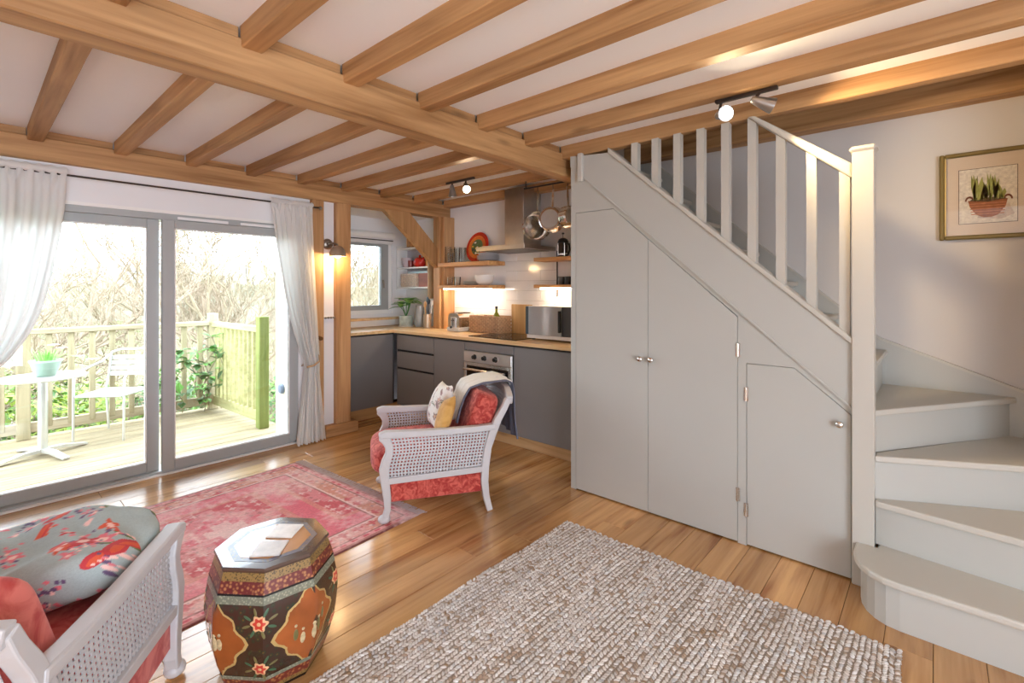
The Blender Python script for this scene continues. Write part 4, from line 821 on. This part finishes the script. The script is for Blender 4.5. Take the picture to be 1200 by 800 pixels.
# ------------------------------------------------------------------ armchairs
chw = paint('chair_white_paint', srgb(194, 192, 193), .4, var=.02, vs=8)
cane_m = paint('white_cane', srgb(190, 188, 190), .6, var=.06, vs=40)
def fabric(nm, a, b, sc=16):
    t = NT(nm); v = t.coord(rnd=False); nn = t.noise(v, sc, 6, 1.2); t.set(Base_Color=t.ramp(nn, [(.4, a), (.62, b)]), Roughness=.85, Sheen_Weight=.15); t.bump(t.noise(v, 300, 2), .15, .002); return t.m
red1 = fabric('red_damask', srgb(158, 44, 38), srgb(206, 98, 84), 30); red2 = fabric('coral_damask', srgb(180, 62, 58), srgb(214, 116, 106), 11)
def sup(c, h, k=5, n=14, fn=None):
    m = MB(); g_ = np.linspace(-1, 1, n)
    for ax in range(3):
        for sg in (-1, 1):
            P = []
            for a in g_:
                row = []
                for b in g_:
                    p = [0, 0, 0]; p[ax] = sg; p[(ax+1) % 3] = a; p[(ax+2) % 3] = b
                    q = (abs(p[0])**k+abs(p[1])**k+abs(p[2])**k)**(1/k); p = [p[i]/q for i in range(3)]
                    if fn: p = fn(p)
                    row.append((c[0]+h[0]*p[0], c[1]+h[1]*p[1], c[2]+h[2]*p[2]))
                P.append(row)
            m.grid(P)
    return m
def weld(o):
    bm = bmesh.new(); bm.from_mesh(o.data); bmesh.ops.remove_doubles(bm, verts=bm.verts, dist=1e-5); bmesh.ops.recalc_face_normals(bm, faces=bm.faces); bm.to_mesh(o.data); bm.free()
    o.data.polygons.foreach_set('use_smooth', [True]*len(o.data.polygons)); return o
def cane(fn, na, nb, w=.5):
    S = [];
    for i in range(na): S += [i/na, (i+w)/na]
    S += [1., (na+w)/na]; s_ = [q/(1+w/na) for q in S]
    U = [];
    for i in range(nb): U += [i/nb, (i+w)/nb]
    U += [1., (nb+w)/nb]; u_ = [q/(1+w/nb) for q in U]
    m = MB(); m.v = [fn(a, b) for a in s_ for b in u_]; k = len(u_)
    m.f = [(i*k+j, (i+1)*k+j, (i+1)*k+j+1, i*k+j+1) for i in range(len(s_)-1) for j in range(k-1) if i % 2 == 0 or j % 2 == 0]
    return m
def armchair(root, red):
    W_ = .30
    for sx_ in (-1, 1):
        X = sx_*W_
        fl_ = MB().bar([(X, .318, .505), (X, .292, .478), (X, .276, .44), (X, .278, .40), (X, .296, .355), (X, .306, .31), (X, .300, .24), (X, .288, .15), (X, .286, .08), (X, .298, .035)], .044, [.05, .05, .046, .044, .05, .056, .05, .044, .036, .036]).build('front_leg', chw, root, None, bevel=.006, local=True)
        MB().ball((X, .305, .026), .034, .036, .026, 14, 10).build('foot', chw, fl_, 60, local=True)
        MB().bar([(X, -.44, .672), (X, -.415, .62), (X, -.372, .55), (X, -.335, .47), (X, -.308, .38), (X, -.292, .27), (X, -.288, .18), (X, -.298, .09), (X, -.322, .0)], .042, [.034, .038, .044, .046, .046, .048, .046, .04, .036]).build('rear_leg', chw, root, None, bevel=.005, local=True)
        MB().bar([(X, .335, .508), (X, .30, .515), (X, .15, .508), (X, -.05, .502), (X, -.25, .503), (X, -.36, .51)], .052, [.030, .042, .04, .038, .038, .038]).build('arm_rail', chw, root, None, bevel=.008, local=True)
        MB().bar([(X, .30, .245), (X, -.29, .258)], .040, .036).build('side_rail', chw, root, None, bevel=.004, local=True)
        def cf(a, b, X=X, sx_=sx_):
            z_ = .258+.237*b; yf = interp(z_, [(.25, .285), (.31, .285), (.36, .275), (.40, .262), (.44, .262), (.5, .28)]); yr = -.285-(z_-.25)*.20
            return (X+sx_*.004, yr+(yf-yr)*a, z_)
        o = cane(cf, 30, 12).build('cane_panel', cane_m, root, None, fix=False, local=True, kind='stuff'); so = o.modifiers.new('t', 'SOLIDIFY'); so.thickness = .003; so.offset = 0
    bk_ = lambda x: .668+.032*(1-(x/.30)**2)
    MB().bar([(x, -.45-.035*(1-(x/.3)**2), bk_(x)) for x in np.linspace(-.315, .315, 15)], .04, .05, (0, 1, 0)).build('top_rail', chw, root, None, bevel=.006, local=True)
    o = cane(lambda a, b: (-.28+.56*a, -.30-.15*b**1.0-.03*(1-(2*a-1)**2), .27+(bk_(-.28+.56*a)-.285)*b), 28, 22).build('cane_back', cane_m, root, None, fix=False, local=True, kind='stuff'); so = o.modifiers.new('t', 'SOLIDIFY'); so.thickness = .003; so.offset = 0
    MB().bar([(-.3, -.29, .262), (.3, -.29, .262)], .03, .036, (0, 1, 0)).build('back_rail', chw, root, None, local=True)
    MB().bar([(-.3, .296, .245), (.3, .296, .245)], .03, .034, (0, 1, 0)).build('front_rail', chw, root, None, local=True)
    B(-.285, .285, -.27, .285, .115, .24, b=.012).build('seat_base', red, root, local=True)
    for sx_ in (-1, 1): B(sx_*.286, sx_*.303, -.27, .27, .118, .232, b=.006).build('seat_apron', red, root, local=True)
    weld(sup((0, .06, .325), (.27, .32, .085), 4.5, 16, lambda p: [p[0], p[1], p[2]*(1+.25*(1-p[0]**2)*(1-p[1]**2))]).build('seat_cushion', red, root, None, fix=False, local=True))
    def lean(p): return [p[0]*(1-.04*(p[2]+1)), p[1], p[2]]
    b_ = sup((0, 0, 0), (.268, .08, .20), 8, 18, lean)
    M_ = Matrix.Translation((0, -.275, .50)) @ Matrix.Rotation(math.radians(19), 4, 'X')
    bc = weld(b_.xf(M_).build('back_cushion', red, root, None, fix=False, local=True))
    def pip(sy): 
        pts = []
        for k in range(41):
            t = 2*math.pi*k/40; c_, s__ = math.cos(t), math.sin(t); q = (abs(c_)**8+abs(s__)**8)**.125; p = lean([c_/q*.985, sy*.78, s__/q*.985]); pts.append(M_ @ Vector((.262*p[0], .075*p[1], .20*p[2])))
        return pts
    MB().tube(pip(1), .0045, 6).tube(pip(-1), .0045, 6).build('piping', red, bc, 60, local=True)
def pillow(w, h, d, n=22, wr=0., seed=1):
    m = MB(); g_ = np.linspace(-1, 1, n); r = random.Random(seed); ph = [r.uniform(0, 6) for _ in range(4)]
    for sg in (-1, 1):
        P = []
        for a in g_:
            row = []
            for b in g_:
                th = max(0, (1-a*a)*(1-b*b))**.42; k = 1-.10*((1-a*a)*b*b); l = 1-.10*((1-b*b)*a*a)
                row.append((a*w/2*l, sg*(d/2*th+wr*th*math.sin(a*5+ph[0])*math.sin(b*4+ph[1])), b*h/2*k))
            P.append(row)
        m.grid(P)
    return m
f1v = Vector((-.527, -.85)).normalized(); ac1 = thing('armchair', 'white cane armchair with red damask cushions facing the patio, near the oven', 'armchair', (-2.488, 2.011, 0), math.atan2(.527, -.85))
armchair(ac1, red1)
ac2 = thing('armchair', 'white cane armchair with floral cushion beside the drum stool', 'armchair', (-1.935, .06, 0), math.atan2(.81, .585))
armchair(ac2, red2)
def flowers(mb, base, cols, n, seed, size, dims):
    """vertex colours with petals, leaves and stems scattered over points"""
    V = np.array(mb.v); C = np.tile(np.array(base), (len(V), 1)); r = random.Random(seed); p = V[:, dims].copy()
    if dims == [0, 1]: p[:, 1] += np.sign(p[:, 1])*(V[:, 2].max()-V[:, 2])
    lo_, hi = p.min(0), p.max(0); C *= (.94+.1*np.random.RandomState(seed).rand(len(V)))[:, None]
    for i in range(n):
        c = np.array([r.uniform(lo_[0], hi[0]), r.uniform(lo_[1], hi[1])]); q = p-c; rr_ = np.hypot(q[:, 0], q[:, 1]); an = np.arctan2(q[:, 1], q[:, 0]); s_ = size*r.uniform(.6, 1.2); kind = r.choice([0, 0, 1, 2, 2, 2, 3]); a0 = r.uniform(0, 6)
        if kind == 0:
            m_ = rr_ < s_*(.75+.25*np.cos(5*(an-a0))); C[m_] = cols[r.randrange(3)]; C[rr_ < s_*.35] = cols[3]
        elif kind == 1:
            u = q[:, 0]*math.cos(a0)+q[:, 1]*math.sin(a0); v = -q[:, 0]*math.sin(a0)+q[:, 1]*math.cos(a0)
            m_ = (np.abs(u) < s_*2.2) & (np.abs(v-.3*s_*np.sin(u/s_)) < s_*.12); C[m_] = cols[4]
            for t in (-1.4, -.4, .6, 1.5):
                m_ = (((u-t*s_)/(s_*.5))**2+((v-.35*s_)/(s_*.2))**2) < 1; C[m_] = cols[4]*1.2
        elif kind == 2:
            for j in range(12):
                d_ = np.array([r.gauss(0, s_*.5), r.gauss(0, s_*.9)]); m_ = np.hypot(*(q-d_).T) < s_*.2; C[m_] = cols[r.choice([1, 3, 5])]
        else:
            u = q[:, 0]*math.cos(a0)+q[:, 1]*math.sin(a0); v = -q[:, 0]*math.sin(a0)+q[:, 1]*math.cos(a0)
            m_ = ((u/(s_*1.1))**2+(v/(s_*.5))**2) < 1; C[m_] = cols[0]; m_ = ((u/(s_*.8))**2+((v-.1*s_)/(s_*.25))**2) < 1; C[m_] = cols[2]
    mb.c = np.hstack([np.clip(C, 0, 1), np.ones((len(V), 1))]); return mb
fc = [lin(196, 60, 66), lin(226, 120, 130), lin(216, 90, 60), lin(244, 200, 190), lin(96, 110, 56), lin(106, 84, 116)]
floral_m = vcol('floral_cloth', .85, .1, 250)
def place(mb, root_loc, rz, name, m, label, cat, M_):
    """free-standing soft thing posed in the frame of its chair"""
    R_ = Matrix.Translation(root_loc) @ Matrix.Rotation(rz, 4, 'Z') @ M_
    o = mb.build(name, m, None, None, fix=False); o.matrix_world = R_; weldkeep(o); return tag(o, label, cat)
def weldkeep(o):
    bm = bmesh.new(); bm.from_mesh(o.data); bmesh.ops.remove_doubles(bm, verts=bm.verts, dist=1e-5); bmesh.ops.recalc_face_normals(bm, faces=bm.faces); bm.to_mesh(o.data); bm.free(); o.data.polygons.foreach_set('use_smooth', [True]*len(o.data.polygons))
# floral cushion on the second chair
fp = sup((0, 0, 0), (.262, .20, .078), 4.2, 90)
fp.v = [(x*(1+.03*math.sin(9*y)), y, z+.016*math.sin(14*x+6*y)+.009*math.sin(23*y-9*x)+.006*math.sin(40*x+3*math.sin(20*y))) for x, y, z in fp.v]
flowers(fp, lin(168, 180, 178), fc, 95, 6, .034, [0, 1])
place(fp, (-1.935, .06, 0), math.atan2(.81, .585), 'floral_cushion', floral_m, 'large grey floral cushion with red blooms on the armchair seat', 'cushion', Matrix.Translation((-.0, .165, .515)) @ Matrix.Rotation(math.radians(4), 4, 'X'))
# cushions and throw on the first chair
rz1 = math.atan2(.527, -.85)
pw_ = flowers(pillow(.34, .30, .13, 60), lin(236, 232, 226), [lin(176, 150, 150), lin(206, 176, 170), lin(150, 130, 130), lin(226, 190, 160), lin(120, 120, 100), lin(120, 116, 134)], 26, 3, .022, [0, 2])
place(pw_, (-2.488, 2.011, 0), rz1, 'scatter_cushion', floral_m, 'white cushion with small flowers leaning on the armchair back', 'cushion', Matrix.Translation((.10, -.075, .568)) @ Matrix.Rotation(math.radians(20), 4, 'X') @ Matrix.Rotation(math.radians(6), 4, 'Y'))
mus = fabric('mustard_velvet', srgb(190, 140, 66), srgb(212, 164, 92), 10)
place(pillow(.21, .24, .09, 24), (-2.488, 2.011, 0), rz1, 'scatter_cushion', mus, 'small mustard cushion with pointed corners on the cane armchair', 'cushion', Matrix.Translation((-.150, -.070, .556)) @ Matrix.Rotation(math.radians(22), 4, 'X') @ Matrix.Rotation(math.radians(20), 4, 'Y'))
path = [(-.15, .50), (-.172, .57), (-.205, .65), (-.245, .712), (-.335, .742), (-.42, .75), (-.485, .755), (-.525, .735), (-.537, .66), (-.54, .60), (-.545, .52), (-.55, .42), (-.555, .37)]
cum = [0]
for a, b in zip(path, path[1:]): cum.append(cum[-1]+math.hypot(b[0]-a[0], b[1]-a[1]))
NU, NV = 44, 60; P = []; Cc = []
for i in range(NU+1):
    s_ = i/NU; row = []
    for j in range(NV+1):
        t = cum[-1]*j/NV
        y = interp(t, list(zip(cum, [p[0] for p in path]))); z = interp(t, list(zip(cum, [p[1] for p in path]))); tt = j/NV
        x = -.115-.10*max(0, tt-.45)+(.36+.05*tt)*s_+.012*math.sin(tt*9)
        fold = .009*math.sin(s_*22+tt*5)+.006*math.sin(s_*41)
        if tt < .3: x -= .03*(1-tt/.3)*(1-s_)
        row.append((x, y+fold*(1 if tt > .5 else .6)*(-1 if tt > .5 else 1), z+.004*math.sin(s_*30)*(1-tt)-.02*s_*(tt < .2)))
        e = min(s_, 1-s_, .6)
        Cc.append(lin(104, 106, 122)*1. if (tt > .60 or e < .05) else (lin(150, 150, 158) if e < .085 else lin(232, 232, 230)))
    P.append(row)
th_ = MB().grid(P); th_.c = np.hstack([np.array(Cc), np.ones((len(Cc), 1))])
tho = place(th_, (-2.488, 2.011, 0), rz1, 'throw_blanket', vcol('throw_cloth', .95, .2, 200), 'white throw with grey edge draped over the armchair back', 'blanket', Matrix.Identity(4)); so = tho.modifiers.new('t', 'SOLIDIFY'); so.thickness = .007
# ------------------------------------------------------------------ outside: deck
DZ = -.12
dk_ = struct(B(-6.80, -4.42, -2.5, 2.24, DZ-.2, DZ-.028).build('deck_floor', carc_m), 'weathered timber deck outside the patio doors')
x = -6.80
while x < -4.45:
    B(x+.003, x+.137, -2.5, 2.24, DZ-.026, DZ+random.uniform(-.002, 0), b=.004).build('plank', deck_m, dk_); x += .14
struct(B(-4.75, -4.44, 1.955, 2.24, DZ, 2.3).build('wall_outer_jamb', paint('outer_jamb', srgb(206, 196, 178), .8)))
MB().lathe([(.045, 0), (.05, .01), (.04, .03), (0, .036)], n=18).xf(Matrix.Translation((-4.60, 1.956, .42)) @ Matrix.Rotation(math.radians(90), 4, 'X')).build('outdoor_fitting', paint('blue_grey_plastic', srgb(120, 132, 150), .4)); tag(bpy.data.objects['outdoor_fitting'], 'small round blue grey fitting on the outer door jamb', 'fitting')
def post(par, x, y, m, zt=1.05, w=.10): MB().box(x-w/2, x+w/2, y-w/2, y+w/2, DZ, zt, b=.006).build('post', m, par)
ba = thing('deck_balustrade', 'pale timber balustrade behind the bistro table', 'balustrade', (-6.69, .5, DZ))
for y in (-1.6, .36, 2.0): post(ba, -6.69, y, fence_m)
B(-6.745, -6.635, -2.2, 1.95, .905, .955, b=.006).build('top_rail', fencey_m, ba); B(-6.715, -6.665, -2.2, 1.95, DZ+.06, DZ+.16, b=.005).build('bottom_rail', fencey_m, ba)
y = -2.1
while y < 1.93:
    if min(abs(y-q) for q in (-1.6, .36, 2.0)) > .08: B(-6.70, -6.66, y-.025, y+.025, DZ+.10, .91, b=.004).build('baluster', fence_m, ba)
    y += .165
bb = thing('deck_balustrade', 'short mossy balustrade ending at a green stained post', 'balustrade', (-6.0, 2.05, DZ))
post(bb, -5.36, 2.07, moss_m, 1.06)
MB().prism([(-6.64, 1.97), (-5.41, 2.03), (-5.41, 2.11), (-6.64, 2.05)], 'z', .895, .95).build('top_rail', fencex_m, bb); MB().prism([(-6.64, 1.99), (-5.41, 2.05), (-5.41, 2.095), (-6.64, 2.035)], 'z', DZ+.06, DZ+.17).build('bottom_rail', fencex_m, bb)
for i in range(11):
    x = -6.57+.112*i; yy = 2.01+(x+6.64)*.048; B(x-.022, x+.022, yy-.02, yy+.02, DZ+.1, .9, b=.004).build('baluster', fencex_m, bb)
# bistro table
silv = paint('silver_metal', srgb(214, 214, 212), .35, .75)
bt_ = thing('bistro_table', 'round silver bistro table on the deck', 'table', (-5.93, .44, DZ))
TZ = .578
MB().lathe([(0, TZ-.018), (.27, TZ-.018), (.30, TZ-.012), (.303, TZ), (.295, TZ+.004), (0, TZ+.004)], (-5.93, .44, 0), 48).build('table_top', silv, bt_, 40)
MB().lathe([(.034, DZ+.05), (.034, TZ-.02)], (-5.93, .44, 0), 20).build('column', silv, bt_, 40)
for k in range(4):
    a = math.radians(22+90*k); c_, s_ = math.cos(a), math.sin(a); MB().bar([(-5.93, .44, DZ+.05), (-5.93+.15*c_, .44+.15*s_, DZ+.045), (-5.93+.33*c_, .44+.33*s_, DZ+.012)], .05, [.03, .026, .016], (-s_, c_, 0)).build('foot', silv, bt_)
pt_ = thing('flower_pot', 'pale green bowl of bulbs with pink blooms on the bistro table', 'plant', (-5.93, .46, TZ))
MB().lathe([(0, TZ+.005), (.062, TZ+.005), (.070, TZ+.012), (.105, TZ+.125), (.112, TZ+.13), (.112, TZ+.145), (.104, TZ+.145), (.098, TZ+.12), (0, TZ+.115)], (-5.93, .46, 0), 28).build('bowl', paint('sage_glaze', srgb(172, 200, 176), .35), pt_, 40)
rp_ = random.Random(4); mb = MB()
for i in range(60):
    a = rp_.uniform(0, 6.28); r_ = rp_.uniform(0, .08); leaf(mb, (-5.93+r_*math.cos(a), .46+r_*math.sin(a), TZ+.12), (math.cos(a)*.5, math.sin(a)*.5, 1.4), rp_.uniform(.08, .17), .005, .15)
mb.build('leaves', lf_m[1], pt_, 60, kind='stuff')
pkm = paint('pink_petal', srgb(240, 206, 206), .7)
for i, (dx, dy, dz, tx, ty, tz) in enumerate(((0, .02, .0, .02, .10, .24), (0, .03, 0, -.02, .22, .15), (.01, .02, 0, .05, .30, .12), (-.02, 0, 0, 0, .05, .27))):
    b0 = Vector((-5.93+dx, .46+dy, TZ+.12)); b1 = Vector((-5.93+tx, .46+ty, TZ+tz)); MB().tube([b0, (b0+b1)/2+Vector((0, 0, .05)), b1], .003, 5).build('stem', lf_m[3], pt_); mb = MB()
    for k in range(5): leaf(mb, b1, (math.cos(k*1.26), math.sin(k*1.26), .4), .05, .015, .3)
    mb.build('bloom', pkm, pt_, 60)
# bistro chair: local +y forward
bc_ = thing('bistro_chair', 'silver slatted bistro armchair drawn up to the deck table', 'chair', (-6.24, .98, DZ), math.atan2(-.74, -.67))
def bch():
    for sx_ in (-1, 1):
        X = .225*sx_
        MB().tube([(X, .21, 0), (X, .205, .42), (X, .20, .60), (X, .15, .655), (X, 0, .69), (X*.98, -.16, .72), (X*.9, -.24, .78)], .011, 8).build('front_leg_and_arm', silv, bc_, 50, local=True)
        MB().tube([(X*.92, -.24, 0), (X*.92, -.20, .42), (X*.9, -.24, .60), (X*.88, -.27, .80)], .011, 8).build('rear_leg', silv, bc_, 50, local=True)
    MB().tube([(-.2, -.27, .80), (-.12, -.30, .83), (.12, -.30, .83), (.2, -.27, .80)], .011, 8).build('top_bar', silv, bc_, 50, local=True)
    MB().tube([(-.205, .205, .43), (.205, .205, .43), (.195, -.20, .42), (-.195, -.20, .42), (-.205, .205, .43)], .011, 8).build('seat_frame', silv, bc_, 50, local=True)
    for k in range(7): B(-.195, .195, -.18+.056*k, -.18+.056*k+.045, .432, .444, b=.003).build('seat_slat', silv, bc_, local=True)
    for k in range(4):
        z = .58+.055*k; MB().bar([(-.2, -.245-.01*k, z), (0, -.275-.01*k, z), (.2, -.245-.01*k, z)], .042, .01, (0, 0, 1)).build('back_slat', silv, bc_, local=True)
bch()
# ------------------------------------------------------------------ land, hedge, trees
def terrain():
    P = []
    for i in range(50):
        row = []
        for j in range(60):
            xx = -6.9-i**1.55*.45; yy = -70+j*2.6; r_ = -xx
            z = -1.0-min(5.5, (r_-6.9)*.20)+(max(0, r_-60)*.075)+.8*math.sin(yy*.11+xx*.07)*min(1, (r_-6.9)/20)
            row.append((xx, yy, z))
        P.append(row)
    return MB().grid(P)
gr_t = NT('rough_grass'); vv = gr_t.coord(rnd=False); gr_t.set(Base_Color=gr_t.ramp(gr_t.noise(vv, 1.3, 6), [(.35, srgb(80, 92, 50)), (.6, srgb(112, 112, 72)), (.75, srgb(126, 112, 86))]), Roughness=.95)
struct(terrain().build('ground', gr_t.m, None, 60), 'grassy slope falling away below the deck')
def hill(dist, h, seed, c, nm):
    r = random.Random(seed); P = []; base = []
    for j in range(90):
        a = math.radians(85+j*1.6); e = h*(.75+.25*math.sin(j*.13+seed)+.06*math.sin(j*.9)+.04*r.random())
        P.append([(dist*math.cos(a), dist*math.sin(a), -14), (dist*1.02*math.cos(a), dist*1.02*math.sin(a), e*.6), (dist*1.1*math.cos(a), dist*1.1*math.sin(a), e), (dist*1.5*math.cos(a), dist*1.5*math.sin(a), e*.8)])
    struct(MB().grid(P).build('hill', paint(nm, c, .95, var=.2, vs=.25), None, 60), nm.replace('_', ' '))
hill(90, 3.6, 1, srgb(140, 138, 120), 'wooded_hillside'); hill(170, 9.5, 2, srgb(170, 174, 172), 'distant_pale_hillside')  # pale hill colours stand in for haze over the distance
bark = [paint('bark_%d' % i, c, .9, var=.2, vs=8) for i, c in enumerate((srgb(146, 128, 108), srgb(136, 122, 98), srgb(158, 142, 124)))]
def tree(seed, H, spread, depth=6, lean=(0, 0)):
    r = random.Random(seed); tr = MB(); tw = MB()
    def grow(p, d, L, rad_, dep):
        n = 3; pts = [p]; q = p.copy(); dd = d.copy()
        for i in range(n):
            dd = (dd+Vector((r.gauss(0, .16), r.gauss(0, .16), r.gauss(.03, .1)))).normalized(); q = q+dd*L/n; pts.append(q.copy())
        (tr if dep >= depth-1 else tw).tube(pts, [rad_*(1-.35*i/n) for i in range(n+1)], 5 if dep > 2 else 3, cap=False)
        if dep == 0: return
        k = r.choice((2, 3, 3)) if dep > 1 else r.choice((4, 5))
        for i in range(k):
            ang = r.uniform(0, 6.28); t_ = Vector((math.cos(ang), math.sin(ang), r.uniform(-.15, .6)))
            nd = (dd*(1-spread)+t_*spread*r.uniform(.7, 1.4)).normalized(); b = pts[-1] if i == 0 else pts[r.randrange(1, n+1)]
            grow(b.copy(), nd, L*r.uniform(.62, .86), max(.0042, rad_*.64), dep-1)
    for s_ in range(r.choice((1, 2, 2))):
        grow(Vector((r.uniform(-.15, .15), r.uniform(-.15, .15), 0)), Vector((lean[0]+r.gauss(0, .2), lean[1]+r.gauss(0, .2), 1)).normalized(), H*.27, H*.0115, depth)
    return tr, tw
protos = []
for i, (sd, H, sp_, ln) in enumerate(((3, 6.2, .42, (.1, -.1)), (8, 6.8, .36, (0, .3)), (15, 5.6, .5, (-.1, .2)))):
    a, b = tree(sd, H, sp_, 7, ln); t = thing('bare_tree', '', 'tree'); a.build('trunk', bark[i], t, 60, fix=False, local=True); b.build('twigs', bark[i], t, 60, fix=False, local=True, kind='stuff'); protos.append(t)
def gz(xx, yy): r_ = -xx; return -1.0-min(5.5, (r_-6.9)*.20)+(max(0, r_-60)*.075)+.8*math.sin(yy*.11+xx*.07)*min(1, (r_-6.9)/20)
spots = [(-9.9, 2.5, 1, 1.0, 1.), (-9.3, 1.1, 0, 1.0, 0), (-8.9, -.2, 2, .95, 2.), (-11.5, 3.4, 0, 1.1, 3.3), (-13.2, 5.4, 1, 1.1, 5.), (-15, 3.6, 0, 1.25, 1.9), (-15.5, 7.6, 2, 1.05, 2.7), (-18, 6.0, 1, 1.2, 3.7), (-19, 2.6, 0, 1.3, 5.5), (-13, 9.2, 0, 1.0, 2.2), (-16, 10.8, 1, 1.1, .8), (-24, 9, 2, 1.3, .2), (-22, 13, 0, 1.2, 4.), (-9.6, 6.6, 1, .8, 5.8)]
used = set()
for (xx, yy, k, s_, rz) in spots:
    o = protos[k] if k not in used else copy_tree(protos[k]); used.add(k); o.location = (xx, yy, gz(xx, yy)-.1); o.rotation_euler = (0, 0, rz); o.scale = (s_, s_, s_)
    o['label'] = ('bare winter tree with tangled branches beyond the deck', 'bare tree with slim upright stems beyond the deck', 'low spreading bare tree beyond the deck')[k]; o['group'] = 'bare trees beyond the deck'
def shrub(name, label, loc, R, n, mats, seed, ls=.09, stems=True):
    t = thing(name, label, 'shrub', loc); r = random.Random(seed); ms = [MB() for _ in mats]; sm_ = MB()
    for i in range(n):
        u = Vector((r.gauss(0, 1), r.gauss(0, 1), r.gauss(0, 1))).normalized()*r.uniform(.45, 1)**.6; p = Vector((u.x*R[0], u.y*R[1], R[2]*(1+u.z))); d = Vector((r.gauss(0, 1), r.gauss(0, 1), r.gauss(.3, .6)))
        leaf3(ms[r.randrange(len(ms))], p, d, ls*r.uniform(.7, 1.3))
    for i in range(14):
        a = r.uniform(0, 6.28); sm_.tube([(0, 0, 0), (R[0]*.5*math.cos(a), R[1]*.5*math.sin(a), R[2]*.9), (R[0]*.8*math.cos(a), R[1]*.8*math.sin(a), R[2]*1.6)], [.012, .008, .003], 4)
    for m_, mm in zip(ms, mats): m_.build('leaves', mm, t, None, fix=False, local=True, kind='stuff')
    sm_.build('stems', bark[1], t, 60, local=True); return t
def leaf3(mb, p, d, L, clear=None):
    d = d.normalized(); s_ = d.cross(Vector((0, 0, 1)))
    if s_.length < .1: s_ = Vector((1, 0, 0))
    s_.normalize(); u = s_.cross(d); w = L*.34
    if clear and any(clear(q) for q in (p, p+d*L*.5, p+d*L*.5-s_*w, p+d*L*.5+s_*w, p+d*L)): return
    mb.add([p, p+d*L*.5-s_*w+u*w*.3, p+d*L*.5+s_*w+u*w*.3, p+d*L], [(0, 1, 3), (0, 3, 2)])
yl = paint('yellow_green_leaf', srgb(164, 182, 84), .6); dgl = paint('dark_shrub_leaf', srgb(72, 104, 52), .5); mgl = paint('mid_shrub_leaf', srgb(110, 146, 66), .55)
for i, (xx, yy, R, nn, lb, mt) in enumerate(((-7.5, .0, (.6, .7, .75), 1500, 'dense bright green shrub behind the balustrade end', [yl, mgl]), (-7.6, .95, (.55, .6, .7), 1500, 'yellow green shrub behind the bistro chair', [yl, mgl, yl]), (-7.4, 1.75, (.5, .5, .72), 1300, 'glossy green shrub behind the balustrade corner', [dgl, mgl]), (-8.6, -.6, (1., .9, 1.1), 1700, 'tall pale leaved shrub beyond the deck railing', [yl, mgl]), (-7.3, 2.7, (.5, .5, .6), 900, 'dark leaved shrub beside the short mossy balustrade', [dgl, mgl]), (-8.3, .45, (.8, .8, .85), 1500, 'loose spring green shrub filling in behind the deck rail', [yl, mgl, dgl]))):
    shrub('garden_shrub', lb, (xx, yy, gz(xx, yy)+.0), R, nn, mt, 30+i)
# climber on the corner post
def timber_at(q):
    X_, Y_, Z_ = q.x-6.6, q.y+1.95, q.z+DZ
    return (abs(X_+6.69) < .052 and abs(Y_-2.0) < .052) or (abs(X_+6.69) < .06 and (Z_ < .05 or .9 < Z_ < .96)) or (abs(Y_-2.01-(X_+6.64)*.048) < .045 and (Z_ < .06 or .89 < Z_ < .955)) or Z_ < DZ
cl = thing('climbing_plant', 'glossy leaved climber growing round the balustrade corner post', 'plant', (-6.6, 1.95, DZ)); mb = [MB(), MB()]; rc = random.Random(8); sm_ = MB()
for i in range(9):
    a0 = Vector((rc.uniform(-.2, .1), rc.uniform(-.5, .12), .02)); pts = [a0]
    for k in range(5): pts.append(pts[-1]+Vector((rc.uniform(-.02, .12), rc.uniform(-.10, .10), rc.uniform(.10, .20))))
    sm_.tube(pts, .005, 5)
    for p in pts[1:]:
        for k in range(5): leaf3(mb[rc.randrange(2)], p, Vector((rc.gauss(.3, 1), rc.gauss(-.2, 1), rc.gauss(0, .5))), rc.uniform(.08, .15), timber_at)
sm_.build('stems', bark[1], cl, 60, local=True); mb[0].build('leaves', dgl, cl, None, fix=False, local=True, kind='stuff'); mb[1].build('leaves', lf_m[0], cl, None, fix=False, local=True, kind='stuff')
# tangled undergrowth below the trees
ug = MB(); ru = random.Random(12)
for i in range(2600):
    xx = -ru.uniform(8.6, 30); yy = ru.uniform(-3, 3)+(-xx)*ru.uniform(-.1, .62); z = gz(xx, yy); s_ = ru.uniform(.6, 2.6)
    p = Vector((xx, yy, z)); d = Vector((ru.gauss(0, .45), ru.gauss(0, .45), 1)).normalized(); q = p+d*s_; ug.tube([p, (p+q)/2+Vector((ru.gauss(0, .1), ru.gauss(0, .1), 0)), q], [.012, .008, .003], 3, cap=False)
    for k in range(3):
        b = p+d*s_*ru.uniform(.3, .9); e = b+Vector((ru.gauss(0, .4), ru.gauss(0, .4), ru.gauss(.35, .25))); ug.tube([b, e], [.006, .002], 3, cap=False)
uo = ug.build('undergrowth', bark[0], None, None, fix=False); uo['kind'] = 'stuff'; tag(uo, 'tangle of bare brown twigs under the trees beyond the deck', 'undergrowth', kind='stuff')
